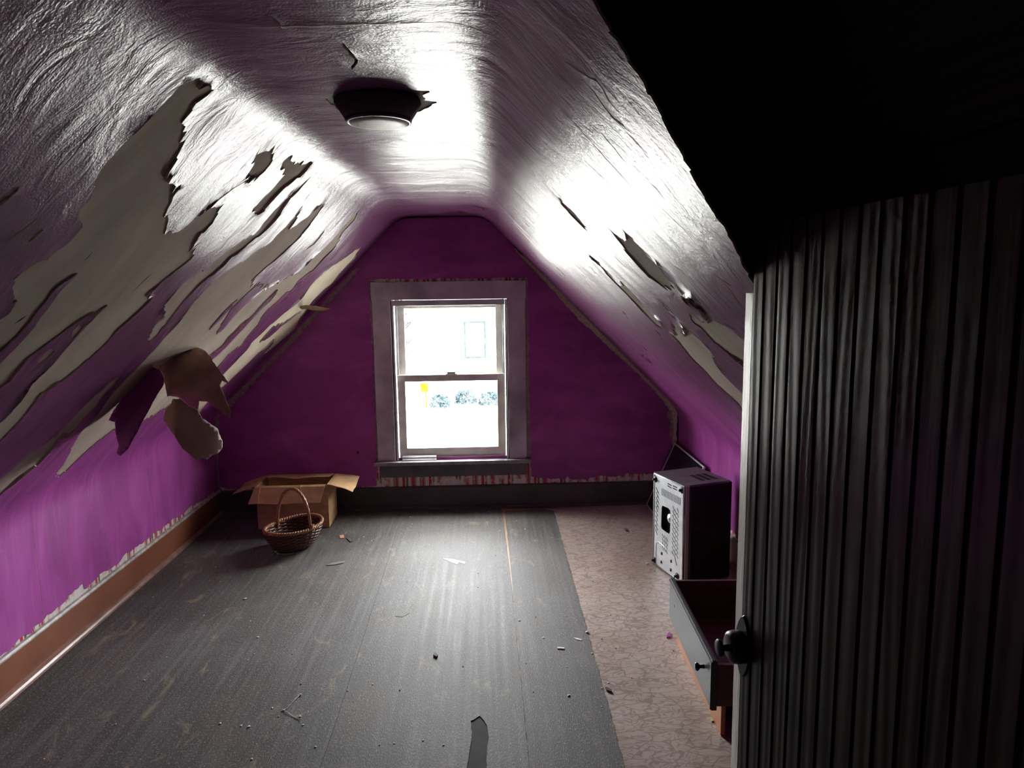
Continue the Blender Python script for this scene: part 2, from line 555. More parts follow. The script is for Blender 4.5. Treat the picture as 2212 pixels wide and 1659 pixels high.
def crack_poly(pts, w=0.004, seed=1):
    r = random.Random(seed); a, b = [], []; dn = []
    for p, q in zip(pts, pts[1:]):
        k = max(1, int(math.dist(p, q) / 0.02)); dn += [(p[0] + (q[0] - p[0]) * j / k + (r.uniform(-.002, .002) if j else 0), p[1] + (q[1] - p[1]) * j / k + (r.uniform(-.002, .002) if j else 0)) for j in range(k)]
    pts = dn + [pts[-1]]; n = len(pts)
    for i, p in enumerate(pts):
        q0 = pts[max(0, i - 1)]; q1 = pts[min(n - 1, i + 1)]
        d = Vector((q1[0] - q0[0], q1[1] - q0[1])).normalized(); nn = Vector((-d[1], d[0]))
        k = w * (0.15 if i in (0, n - 1) else r.uniform(0.5, 1.2)) * 0.5
        a.append((p[0] + nn[0] * k, p[1] + nn[1] * k)); b.append((p[0] - nn[0] * k, p[1] - nn[1] * k))
    return a + b[::-1]


def sheet(name, outer, regions, grid, place, mats, base_mat, lift=0.003, curl=0.0, depth=None, parent=None, kind='structure', edge=True, reg_names=None, smooth=True):
    """outer polygon split by torn regions; the covering is one mesh, each bared region a recessed child of its own.
    regions: list of (polygon, category); category 'paint' puts covering back on an earlier region, 'hole' leaves nothing"""
    dense = []
    for a, b in zip(outer, outer[1:] + outer[:1]):
        k = max(1, int(math.dist(a, b) / 0.02)); dense += [(a[0] + (b[0] - a[0]) * j / k, a[1] + (b[1] - a[1]) * j / k) for j in range(k)]
    outer = dense
    verts = [Vector(p) for p in outer]; faces = [list(range(len(outer)))]
    for poly, cat in regions:
        i0 = len(verts); verts += [Vector(p) for p in poly]; faces.append(list(range(i0, len(verts))))
    if curl:                                              # keeps the lifted rim of the paper narrow
        rj = random.Random(11)
        for poly, cat in regions:
            n = len(poly)
            for i in range(0, n, 2):
                a, b = poly[i - 1], poly[(i + 1) % n]; d = Vector((b[0] - a[0], b[1] - a[1]))
                if d.length < 1e-6: continue
                d.normalize()
                for q in (-1, 1): w = q * rj.uniform(0.010, 0.016); verts.append(Vector((poly[i][0] - d.y * w, poly[i][1] + d.x * w)))
    verts += [Vector(p) for p in grid]
    vs, es, fs, ov, oe, of = delaunay_2d_cdt(verts, [], faces, 0, 1e-5)
    lab = []
    for f, ids in zip(fs, of):
        if 0 not in ids: lab.append(None); continue
        top = max(ids)
        lab.append('paint' if top == 0 else (top if regions[top - 1][1] != 'paint' else 'paint'))
    own = {}
    for f, l in zip(fs, lab):
        for v in f: own.setdefault(v, set()).add(l)
    cov = [(f, 0) for f, l in zip(fs, lab) if l == 'paint']
    border = {v for v, s in own.items() if 'paint' in s and any(isinstance(q, int) for q in s)}
    idx, P, UV = {}, [], []
    lifts = {}

    def vid(i):
        if i not in idx:
            s, y = vs[i]
            h = lift
            if i in border and curl:
                ck = 0.2 if all(regions[q - 1][1] in ('crack', 'patch') for q in own[i] if isinstance(q, int)) else 1.0
                h += ck * curl * max(0.0, noise.noise((s * 6, y * 9, 1.7)) + 0.05) * 1.6
            lifts[i] = h
            idx[i] = len(P); P.append(place(s, y, h)); UV.append((s, y))
        return idx[i]
    F_, MI = [], []
    for f, m in cov: F_.append([vid(i) for i in f]); MI.append(0)
    # torn edges: thin wall down to the backing
    if edge:
        cnt = {}
        for f, l in zip(fs, lab):
            for a, b in zip(f, f[1:] + f[:1]): cnt.setdefault((min(a, b), max(a, b)), []).append((l, a, b))
        for e, ls in cnt.items():
            ps = [q for q in ls if q[0] == 'paint']
            if len(ps) == 1:
                l, a, b = ps[0]
                va, vb = vid(a), vid(b)
                n0 = len(P)
                P += [P[va], place(*vs[a], -0.001), place(*vs[b], -0.001), P[vb]]; UV += [tuple(vs[a]), tuple(vs[a]), tuple(vs[b]), tuple(vs[b])]
                F_.append([n0, n0 + 1, n0 + 2, n0 + 3]); MI.append(1)
    o = mesh(name, P, F_, [base_mat, MAT['edge']], parent, False, MI, UV)
    if smooth:
        o.data.polygons.foreach_set('use_smooth', [m == 0 for m in MI])
    if kind: o['kind'] = kind
    for k in range(1, len(regions) + 1):
        cat = regions[k - 1][1]
        if cat in ('paint', 'hole'): continue
        tri = [f for f, l in zip(fs, lab) if l == k]
        if not tri: continue
        ix, PP, UU = {}, [], []
        for f in tri:
            for i in f:
                if i not in ix:
                    ix[i] = len(PP); PP.append(place(*vs[i], (depth or {}).get(cat, -0.0005))); UU.append(tuple(vs[i]))
        mesh((reg_names or {}).get(cat, 'bare_patch'), PP, [[ix[i] for i in f] for f in tri], mats[cat], o, smooth, None, UU)
    return o


def grid_pts(s0, s1, ds, y0, y1, dy, jit=0.25, fine=()):
    r = random.Random(3); out = []
    ss = []
    s = s0 + ds * .5
    while s < s1:
        ss.append(s)
        s += 0.018 if any(abs(s - c) < 0.11 for c in fine) else ds
    y = y0 + dy * .5; ys = []
    while y < y1: ys.append(y); y += dy
    for a in ss:
        for b in ys: out.append((a, b + r.uniform(-jit, jit) * dy))
    return out


Y0 = -1.0                                               # near end of the space, behind the camera
def E_(l): return [px_left(p) for p in l]
def R2(l): return [px_right(p) for p in l]


# torn areas on the left slope (photo pixels laid onto the slope)
B1 = [(407,166),(420,164),(433,170),(436,179),(448,186),(463,190),(438,217),(425,219),(416,237),(398,259),(401,268),(392,289),(398,304),(385,327),
      (378,344),(365,362),(356,371),(365,378),(362,389),(376,398),(372,420),(358,452),(353,470),(356,481),(352,492),(368,498),(383,501),(403,484),(423,467),
      (457,438),(477,438),(470,457),(455,480),(443,492),(430,500),(420,515),(413,535),(417,548),(410,557),(401,565),(360,597),(318,634),(322,648),(296,674),
      (253,713),(231,742),(195,775),(152,811),(90,851),(47,909),(0,956),(-50,1010),(-50,725),(0,680),(18,671),(31,653),(29,635),(27,600),(60,583),
      (101,563),(112,550),(148,525),(163,508),(178,490),(163,469),(170,454),(192,433),(202,400),(205,385),(219,358),(260,313),(304,268),(360,212)]
I1 = [(155,599),(145,601),(116,624),(87,662),(58,698),(36,723),(0,754),(-40,792),(-40,825),(0,780),(36,745),(72,704),(76,696),(112,650),(127,628)]
I2 = [(232,654),(200,678),(175,688),(157,700),(137,716),(108,738),(92,749),(61,772),(36,801),(18,825),(0,839),(-40,872),(-40,955),(0,915),(14,901),(25,883),
      (43,863),(61,836),(65,828),(90,805),(127,770),(148,745),(188,700),(215,672)]
I2b = [(119,751),(107,751),(93,764),(83,780),(87,782),(101,773),(116,760)]
I2c = [(178,693),(168,700),(150,720),(148,728),(158,730),(170,716),(186,695)]
PJ = [(587,316),(591,322),(587,338),(580,354),(568,369),(555,380),(531,387),(530,376),(542,358),(548,340),(555,325),(571,324),(580,322)]
PK = [(624,333),(634,338),(640,351),(660,347),(674,342),(658,365),(644,380),(616,396),(593,418),(578,434),(565,450),(562,456),(551,450),(543,447),(552,439),
      (562,427),(589,401),(606,380),(606,363),(611,345)]
B2 = [(672,378),(645,409),(627,423),(610,446),(596,468),(582,484),(565,503),(547,517),(524,536),(498,554),(481,573),(465,587),(438,607),(418,628),(391,657),
      (356,704),(352,705),(340,722),(322,738),(318,736),(322,722),(334,702),(352,690),(349,684),(350,661),(370,638),(391,614),(418,595),(432,587),(440,583),(448,577),(465,560),
      (489,542),(514,523),(534,511),(555,499),(567,480),(592,452),(622,421)]
B3 = [(152,967),(155,958),(172,931),(199,904),(222,872),(244,845),(271,816),(298,790),(334,754),(381,700),(400,676),(420,652),(448,624),(473,597),(493,583),
      (520,566),(534,560),(547,544),(565,536),(585,523),(600,503),(616,489),(633,468),(645,448),(651,441),(647,457),(636,476),(624,492),(640,483),(660,467),
      (678,449),(686,440),(697,441),(690,455),(679,469),(668,485),(657,497),(650,508),(639,520),(625,532),(605,550),(583,570),(576,575),(560,589),(546,602),(542,615),
      (552,612),(580,618),(600,610),(620,600),(640,590),(660,572),(678,552),(694,542),(713,523),(725,509),(739,489),(756,472),(772,456),(774,459),(764,476),(739,503),(731,521),
      (719,538),(698,558),(678,581),(657,597),(645,607),(631,627),(617,634),(599,652),(581,667),(566,685),(559,701),(545,716),(530,734),(525,745),
      (512,752),(494,765),(483,779),(470,792),(440,822),(400,852),(352,884),(333,897),(307,910),(242,926),(208,953),(190,969),(163,995),(140,1018),(119,1028),(121,1018),(133,1003)]
T1 = [(512,646),(500,655),(480,675),(455,704),(454,708),(470,694),(492,670)]
T2 = [(556,615),(540,628),(520,646),(500,665),(494,676),(480,697),(467,719),(482,710),(500,688),(520,668),(540,650),(560,632),(580,620)]
T3 = [(600,626),(585,640),(570,655),(558,668),(545,682),(520,700),(510,712),(495,725),(485,740),(468,752),(450,766),(458,775),(480,757),(500,737),(520,716),(540,694),(562,670),(582,650)]
B4 = [(778,532),(762,542),(739,560),(719,571),(698,589),(682,603),(668,618),(648,644),(635,656),(621,669),(599,689),(577,707),(563,721),(545,739),(534,756),(516,772),(501,788),
      (481,810),(455,835),(430,862),(420,890),(428,895),(450,868),(478,837),(494,824),(508,810),(527,792),(545,775),(557,763),(574,761),(581,757),(608,734),(635,708),(650,683),(658,672),(678,646),(698,626),
      (715,612),(733,589),(750,571),(764,556)]
U1 = [(650,672),(635,680),(619,692),(610,698),(592,703),(574,723),(561,739),(581,728),(595,716),(610,701),(628,689)]
U2 = [(590,734),(574,750),(557,763),(574,759),(588,743)]
D1 = [(253,812),(236,826),(221,841),(204,855),(181,877),(157,902),(127,933),(90,960),(61,975),(36,1000),(0,1032),(-40,1065),(-40,1100),(0,1064),(47,1022),(81,1000),(87,991),
      (116,959),(130,940),(143,940),(163,924),(181,901),(206,877),(208,872),(224,850),(240,835)]
D2 = [(-40,455),(0,424),(18,415),(34,402),(38,398),(30,412),(10,430),(-40,470)]
D3 = [(88,493),(84,497),(66,512),(60,522),(70,518),(90,500)]
V1 = [(665,385),(655,396),(648,405),(640,412),(650,408),(662,394)]
V2 = [(704,493),(690,507),(680,518),(668,530),(664,536),(676,531),(690,515),(698,503)]
left_regions = []
for i, (p, c) in enumerate([(B1, 'kraft'), (I1, 'paint'), (I2, 'paint'), (I2b, 'kraft'), (I2c, 'kraft'), (PJ, 'kraft'), (PK, 'kraft'), (B2, 'kraft'), (B3, 'kraft'),
                            (T1, 'paint'), (T2, 'paint'), (T3, 'paint'), (B4, 'cream'), (U1, 'paint'), (U2, 'paint'), (D1, 'kraft'), (D2, 'kraft'), (D3, 'kraft'), (V2, 'kraft')]):
    left_regions.append((jag(E_(p), 0.012, 0.015, 0.0012, i + 1), c))
LC = [[(560,368),(545,378),(520,392),(500,404),(470,428),(450,445)], [(680,405),(668,415),(655,432),(640,447)], [(785,470),(770,483),(750,505),(735,525)],
      [(640,620),(625,632),(600,655),(585,668)], [(80,470),(65,482),(45,497),(20,512)], [(200,545),(190,556),(180,566)], [(30,700),(45,690),(60,680)],
      [(235,655),(220,668),(205,685),(190,700)], [(330,590),(318,600),(300,617),(285,632)], [(430,520),(420,528),(400,548)], [(265,500),(258,506)], [(238,454),(232,460)],
      [(193,466),(187,474)], [(77,566),(72,571)], [(47,523),(38,531)], [(26,590),(13,603)], [(140,230),(120,246),(100,262)], [(300,160),(280,178),(262,196)], [(610,300),(600,312),(585,330)]]
for i, l in enumerate(LC): left_regions.append((crack_poly(E_(l), 0.004 if i > 9 else 0.007, i + 50), 'crack'))

# right slope
RA = [(1311,490),(1325,503),(1338,512),(1347,519),(1349,512),(1343,494),(1356,507),(1367,514),(1377,527),(1385,532),(1395,547),(1408,557),(1426,572),(1437,588),(1444,601),
      (1453,622),(1450,626),(1432,619),(1403,597),(1377,570),(1356,547),(1341,527),(1327,509)]
RB = [(1276,550),(1294,563),(1300,574),(1309,581),(1321,594),(1334,610),(1341,617),(1343,608),(1356,621),(1377,642),(1392,660),(1406,675),(1421,688),(1432,704),(1447,720),(1460,725),
      (1450,700),(1466,705),(1485,728),(1470,695),(1490,712),(1514,733),(1538,764),(1540,772),(1558,800),(1584,827),(1603,846),(1625,868),(1660,900),(1660,960),(1619,911),(1595,870),(1571,848),
      (1549,829),(1519,796),(1493,772),(1467,740),(1436,709),(1421,706),(1403,688),(1377,659),(1356,637),(1334,615),(1312,592),(1298,574),(1278,556)]
RD = [(1510,657),(1536,681),(1549,690),(1584,712),(1603,729),(1660,765),(1660,815),(1595,779),(1571,762),(1540,738),(1519,712),(1497,696),(1488,679),(1519,692),(1535,700),(1520,675)]
RE_ = [(1205,421),(1221,438),(1243,459),(1272,494),(1264,492),(1235,463),(1214,438)]
RH = [(1473,645),(1484,646),(1490,637),(1494,641),(1500,639),(1511,655),(1508,660),(1491,655)]
right_regions = [(jag(R2(p), 0.012, 0.013, 0.0012, i + 90), c) for i, (p, c) in enumerate([(RA, 'kraft'), (RB, 'kraft'), (RD, 'kraft'), (RE_, 'kraft'), (RH, 'pit')])]
RCk = [[(1215,128),(1250,150),(1290,172),(1305,190),(1318,215),(1338,238)], [(1240,165),(1262,172),(1285,195),(1305,225),(1325,250),(1352,275)], [(1300,285),(1312,300),(1330,320),(1345,340),(1362,358)],
       [(1292,268),(1304,270),(1310,285)], [(1400,420),(1440,455),(1480,492),(1515,530)], [(1545,588),(1565,600),(1580,620),(1600,648),(1620,675)], [(1328,552),(1340,565),(1355,580)],
       [(1460,570),(1475,580),(1488,595)], [(1500,665),(1515,678),(1530,692)], [(1405,392),(1420,405),(1440,430)], [(1470,735),(1500,770),(1540,815),(1600,880)], [(1190,400),(1220,432),(1240,450)],
       [(1370,230),(1382,240)], [(1262,345),(1300,380),(1340,420)]]
for i, l in enumerate(RCk): right_regions.append((crack_poly(R2(l), 0.0055 if i not in (4, 10, 13) else 0.0025, i + 120), 'crack'))
# flat ceiling: bare patch beside the lamp and the paper seam crossing the room
TP = [(705,212),(722,200),(760,192),(880,196),(930,199),(917,208),(919,217),(945,221),(918,234),(890,243),(860,246),(780,244),(730,236)]
top_regions = [(jag([px_top(p) for p in TP], 0.012, 0.004, 0.004, 160), 'patch')]
top_regions.append((crack_poly([(SCc - .35, 1.46), (SCc - .1, 1.44), (SCc + .15, 1.42), (SCc + .35, 1.405), (SD - .06, 1.40), (SD + .1, 1.41), (SD + .25, 1.43), (SD + .42, 1.45)], 0.0032, 161), 'crack'))
top_regions.append((crack_poly([px_top(p) for p in [(740, 90), (755, 110), (770, 130), (760, 150)]], 0.008, 162), 'crack'))
top_regions.append((crack_poly([px_top(p) for p in [(580, 30), (600, 45), (610, 58)]], 0.005, 163), 'crack'))

# the plaster of the right slope stops at a ragged diagonal edge near the door
CUT = [px_right(p) for p in [(1275, 0), (1300, 42), (1340, 110), (1372, 158), (1400, 200), (1450, 285), (1500, 370), (1540, 440), (1565, 480), (1590, 520), (1620, 580), (1640, 620)]]
S0, S1 = SB - 0.10, SE + 0.10
outer = [(S0, Y0), (S0, YB), (S1, YB), (S1, 1.45)] + jag(CUT[::-1] + [(SD + 0.08, 0.80)], 0.012, 0.009, 0.006, 200, False) + [(SD + 0.04, Y0)]
ceil = sheet('ceiling', outer, left_regions + right_regions + top_regions,
             [g for g in grid_pts(S0, S1, 0.04, 0.6, YB, 0.045, fine=(SB, SCc, SD, SE))] + grid_pts(S0, SD, 0.12, Y0, 0.6, 0.2),
             surf, {'kraft': MAT['kraft'], 'cream': MAT['cream'], 'crack': MAT['crack'], 'patch': MAT['plaster_patch'], 'pit': MAT['crack']}, MAT['purple'], 0.003, 0.007,
             {'crack': -0.006, 'pit': -0.02}, reg_names={'kraft': 'bare_paper_patch', 'cream': 'bare_plaster_strip', 'crack': 'crack', 'patch': 'bare_plaster_patch', 'pit': 'pit'})

# knee walls
KB = [(462,1061),(434,1083),(412,1094),(399,1107),(378,1122),(375,1120),(358,1135),(349,1142),(328,1152),(326,1161),(312,1168),(293,1183),(286,1187),(267,1200),(260,1211),(241,1228),(221,1237),
      (206,1252),(193,1265),(182,1272),(180,1261),(161,1276),(141,1296),(117,1319),(102,1330),(82,1348),(67,1363),(46,1378),(20,1403),(0,1418)]
kb = jag([px_knee(p) for p in KB], 0.02, 0.006, 0.004, 210, False)
strip = [(0.12, 5.03)] + kb + [(0.20, 2.4), (0.20, Y0 + .02), (0.12, Y0 + .02)]
wl_reg = [(strip, 'stripe')]
for i, (ya, za, zb) in enumerate([((65, 1090), 0.62, 0.20), ((222, 1115), 0.60, 0.2), ((145, 1200), 0.35, 0.2), ((325, 1040), 0.6, 0.2)]):
    y = px_knee(ya)[1]
    wl_reg.append((crack_poly([(za, y - .01), (za * .6 + zb * .4, y), (za * .3 + zb * .7, y + .004), (zb, y + .002)], 0.0035, 220 + i), 'crack'))
wl = sheet('wall_left', [(0.0, Y0), (0.0, YB), (S0, YB), (S0, Y0)], wl_reg, grid_pts(0.0, S0, 0.06, Y0, YB, 0.1), surf,
           {'stripe': MAT['stripe_y'], 'crack': MAT['crack']}, MAT['purple'], 0.002, 0.0, {'crack': -0.003}, reg_names={'stripe': 'striped_wallpaper', 'crack': 'crack'})
wr = sheet('wall_right', [(S1, Y0), (S1, YB), (SF, YB), (SF, Y0)], [(jag([(SF - .19, 2.6), (SF - .2, 3.4), (SF - .185, 4.2), (SF - .2, 5.0), (SF - .1, 5.0), (SF - .1, 2.6)], 0.02, 0.006, 0.004, 230), 'stripe')],
           grid_pts(S1, SF, 0.06, Y0, YB, 0.1), surf, {'stripe': MAT['stripe_y']}, MAT['purple'], 0.002, reg_names={'stripe': 'striped_wallpaper'})


# end wall with the window opening
def wb(s, y, off=0.0): return (s, YB - off, y)
def px_end(p): P = onY(p, YB); return (float(P[0]), float(P[2]))
def PE(l, st=0.02, a=0.004, b=0.004, sd=1): return jag([px_end(p) for p in l], st, a, b, sd)


WX0, WX1, WZ0, WZ1 = -0.655, 0.162, 0.385, 1.525          # opening
big = [(-2.9, -0.12), (-2.9, 0.2), (-0.28, 3.1), (2.6, 0.2), (2.6, -0.12)]
hole = [(WX0, WZ0), (WX1, WZ0), (WX1, WZ1), (WX0, WZ1)]
end_regions = [
    (PE([(797,606),(830,603),(900,603),(960,601),(1040,602),(1100,599),(1140,601),(1140,640),(797,640)], .02, .004, .004, 301), 'stripe'),
    (PE([(797,606),(812,606),(816,700),(822,800),(828,900),(832,1050),(812,1060),(815,1000),(812,960),(809,880),(806,780),(801,690)], .02, .006, .006, 302), 'scrape'),
    (PE([(1126,604),(1139,602),(1141,690),(1143,800),(1145,900),(1148,985),(1146,1044),(1130,1044),(1130,900)], .02, .005, .006, 303), 'scrape'),
    (PE([(814,1005),(1146,1000),(1147,1046),(814,1060)], .03, .002, .003, 304), 'stripe'),
    (PE([(1147,1029),(1175,1034),(1222,1034),(1225,1028),(1230,1034),(1265,1036),(1290,1028),(1330,1030),(1350,1024),(1400,1023),(1440,1020),(1440,1046),(1147,1052)], .015, .004, .005, 305), 'stripe'),
    (PE([(470,1052),(500,1055),(540,1054),(600,1056),(660,1052),(720,1049),(760,1053),(815,1050),(815,1066),(470,1076)], .015, .003, .006, 306), 'stripe'),
    (PE([(1090,505),(1125,545),(1200,617),(1300,711),(1400,806),(1440,848),(1470,886),(1466,960),(1456,985),(1452,960),(1455,915),(1440,900),(1449,890),(1430,862),(1390,820),(1330,765),(1250,690),(1180,612),(1125,556)], .02, .005, .005, 307), 'kraft'),
    (PE([(1440,890),(1452,888),(1456,930),(1450,945),(1446,940),(1448,915)], .01, .004, .004, 308), 'scrape'),
    (PE([(490,870),(560,800),(640,715),(720,630),(770,577),(778,582),(728,636),(648,722),(568,806),(500,880)], .02, .005, .005, 309), 'scrape'),
    (PE([(466,1062),(463,990),(467,900),(474,890),(472,1000),(476,1060)], .02, .004, .004, 310), 'scrape'),
    (crack_poly([px_end(p) for p in [(850, 480), (872, 470), (920, 468), (980, 467), (1035, 467), (1060, 478), (1090, 508), (1130, 552)]], 0.016, 311), 'crack'),
    (crack_poly([px_end(p) for p in [(1466, 890), (1464, 920), (1465, 950), (1458, 980)]], 0.02, 312), 'crack'),
    (crack_poly([px_end(p) for p in [(1352, 825), (1315, 848), (1308, 880), (1305, 960), (1307, 1030)]], 0.002, 313), 'crack'),
    (crack_poly([px_end(p) for p in [(1376, 835), (1372, 870), (1366, 895)]], 0.002, 314), 'crack'),
    (PE([(770, 976), (776, 975), (774, 981)], .01, .001, .001, 315), 'crack'),
    (hole, 'hole')]
gb = [(x, z) for x in np.arange(-1.95, 1.45, 0.09) for z in np.arange(0.05, 2.15, 0.09)]
wback = sheet('wall_back', big, end_regions, gb, wb, {'stripe': MAT['stripe_x'], 'scrape': MAT['scrape'], 'kraft': MAT['edge'], 'crack': MAT['crack']}, MAT['purple_wall'], 0.002, 0.0, {'crack': -0.012},
              reg_names={'stripe': 'striped_wallpaper', 'scrape': 'scraped_paint_edge', 'kraft': 'torn_corner_strip', 'crack': 'crack'}, smooth=False)

for lo, hi in (((-2.9, -0.12), (WX0 - .021, 3.1)), ((WX1 + .021, -0.12), (2.6, 3.1)), ((WX0 - .021, -0.12), (WX1 + .021, 0.30)), ((WX0 - .021, WZ1 + .021), (WX1 + .021, 3.1))):
    box('sheathing', (lo[0], YB + 0.016, lo[1]), (hi[0], YB + 0.15, hi[1]), MAT['crack'], wback, 0)
# shell behind and above (keeps the roof void dark)
mesh('wall_front', [(-2.9, Y0, -0.1), (2.6, Y0, -0.1), (2.6, Y0, 3.2), (-2.9, Y0, 3.2)], [(0, 1, 2, 3)], MAT['front_wall'])['kind'] = 'structure'
roof = empty('roof', (-0.28, 2, 2.6)); roof['kind'] = 'structure'
roof.location = (0, 0, 0)
for sgn, ex in ((-1, -2.75), (1, 2.45)):
    rx, rz = -0.28, 2.72
    d = Vector((ex - rx, 0, -0.05 - rz)); L = d.length; d.normalize(); nrm = Vector((-d.z * sgn, 0, d.x * sgn))
    if nrm.z < 0: nrm = -nrm
    nb = 18
    for i in range(nb):                                   # roof boards, lapped so no daylight leaks in
        a = Vector((rx, 0, rz)) + d * (L * i / nb - (0.02 if i == 0 else 0)) ; b = Vector((rx, 0, rz)) + d * (L * (i + 1) / nb + 0.012)
        lift_ = nrm * (0.004 * (i % 2)); th = nrm * 0.025
        vs = []
        for y in (Y0 - 0.1, YB + 0.25):
            for p in (a + lift_, b + lift_, b + lift_ + th, a + lift_ + th): vs.append((p.x, y, p.z))
        mesh('roof_board', vs, [(0, 1, 2, 3), (7, 6, 5, 4), (0, 4, 5, 1), (1, 5, 6, 2), (2, 6, 7, 3), (3, 7, 4, 0)], MAT['dark_wood_void'], roof)
    mesh('roof_sheathing', [tuple(Vector((rx, y, rz)) + nrm * 0.045 + d * q) for y, q in ((Y0 - .2, -.05), (YB + .3, -.05), (YB + .3, L + .1), (Y0 - .2, L + .1))], [(0, 1, 2, 3)], MAT['dark_wood_void'], roof)
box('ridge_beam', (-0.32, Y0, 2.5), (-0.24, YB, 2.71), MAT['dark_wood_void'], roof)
# made-up bulkhead that keeps the roof void black along the ragged plaster edge
bk = empty('added_bulkhead'); bk['kind'] = 'structure'
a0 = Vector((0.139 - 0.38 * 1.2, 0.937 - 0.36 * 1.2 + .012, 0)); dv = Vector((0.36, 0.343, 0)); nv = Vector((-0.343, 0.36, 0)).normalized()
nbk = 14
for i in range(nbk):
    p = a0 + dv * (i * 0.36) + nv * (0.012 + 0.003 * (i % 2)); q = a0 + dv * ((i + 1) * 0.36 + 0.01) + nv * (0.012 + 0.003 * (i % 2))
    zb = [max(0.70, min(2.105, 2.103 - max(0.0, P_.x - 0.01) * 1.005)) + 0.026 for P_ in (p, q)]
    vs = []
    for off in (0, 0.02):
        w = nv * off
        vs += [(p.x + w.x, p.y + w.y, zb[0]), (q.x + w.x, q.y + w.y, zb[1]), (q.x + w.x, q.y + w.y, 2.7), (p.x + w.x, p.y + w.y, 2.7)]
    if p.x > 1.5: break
    mesh('shade_board', vs, [(0, 1, 2, 3), (7, 6, 5, 4), (0, 4, 5, 1), (1, 5, 6, 2), (2, 6, 7, 3), (3, 7, 4, 0)], MAT['dark_wood_void'], bk)

# ------------------------------------------------------------------ floor
floor = mesh('floor', [(-2.9, Y0 - .1, -0.006), (2.6, Y0 - .1, -0.006), (2.6, YB + .2, -0.006), (-2.9, YB + .2, -0.006)], [(0, 1, 2, 3)], MAT['floor_wood'])
floor['kind'] = 'structure'
XL, XR = -1.93, 1.40


def jl(pts, st, a, seed):            # jittered open line
    r = random.Random(seed); out = []
    for p, q in zip(pts, pts[1:]):
        k = max(1, int(math.dist(p, q) / st))
        for j in range(k):
            t = j / k; out.append((p[0] + (q[0] - p[0]) * t + r.uniform(-a, a), p[1] + (q[1] - p[1]) * t))
    out.append(pts[-1]); return out


e1 = jl([(-0.60, Y0), (-0.585, 2.5), (-0.60, 4.0), (-0.62, 5.04)], 0.05, 0.0008, 1)
e2 = jl([(0.118, Y0), (0.124, 2.2), (0.121, 3.6), (0.112, 4.2), (0.104, 4.95)], 0.05, 0.0012, 2)
e2b = jl([(0.1195, Y0), (0.1255, 2.2), (0.1262, 3.6), (0.124, 4.2), (0.122, 4.95)], 0.05, 0.0012, 3)
e3 = jl([(0.43, Y0), (0.446, 2.125), (0.452, 2.6), (0.457, 3.1), (0.466, 4.2), (0.476, 4.93)], 0.03, 0.003, 4)
z0, z1 = -0.0055, 0.0
g1 = prism('floor_sheet', [(XL - .02, Y0), *e1, (XL - .02, 5.05)], z0, z1, MAT['grey_floor'], floor)
g2 = [(a[0] + 0.0015, a[1]) for a in e1] + [(0.09, 5.03)] + e2[::-1]
tong = [(float(P[0]), float(P[1])) for P in [onZ(p) for p in [(1036,1546),(1048,1558),(1056,1585),(1052,1625),(1050,1700),(1004,1700),(1010,1659),(1014,1620),(1020,1590),(1016,1558),(1024,1555)]]]
tong = jag(tong, 0.02, 0.002, 0.002, 9)
vs_, _, fs_, _, _, of_ = delaunay_2d_cdt([Vector(p) for p in g2 + tong], [], [list(range(len(g2))), list(range(len(g2), len(g2) + len(tong)))], 0, 1e-6)
bm = bmesh.new(); bv = [bm.verts.new((v[0], v[1], z1 + 0.0006)) for v in vs_]
for f, ids in zip(fs_, of_):
    if 0 in ids and 1 not in ids: bm.faces.new([bv[i] for i in f])
gx = bmesh.ops.extrude_face_region(bm, geom=list(bm.faces))
bmesh.ops.translate(bm, vec=(0, 0, -0.0061), verts=[e for e in gx['geom'] if isinstance(e, bmesh.types.BMVert)])
bmesh.ops.delete(bm, geom=[v for v in bm.verts if not v.link_faces], context='VERTS')
bm_obj('floor_sheet', bm, MAT['grey_floor'], floor)
prism('under_layer_patch', tong, z0, z1 - 0.0022, MAT['under'], floor)
prism('floor_sheet', e2b + [(0.40, 4.99), (0.474, 4.93)] + e3[::-1], z0, z1 + 0.0003, MAT['grey_floor'], floor)
prism('linoleum', [(0.40, Y0), (0.41, 3.1), (0.43, 4.9), (0.40, 5.04), (XR + .02, 5.04), (XR + .02, Y0)], z0, -0.0022, MAT['lino'], floor)
bl = [(float(P[0]), float(P[1])) for P in [onZ(p) for p in [(893,1225),(905,1232),(897,1250),(895,1262),(888,1275),(892,1300),(884,1325),(868,1333),(854,1332),(853,1315),(858,1290),(868,1275),(880,1262),(878,1248),(882,1235)]]]
prism('blister', jag(bl, 0.03, 0.003, 0.003, 12), z0, z1 + 0.0018, MAT['grey_floor'], floor)


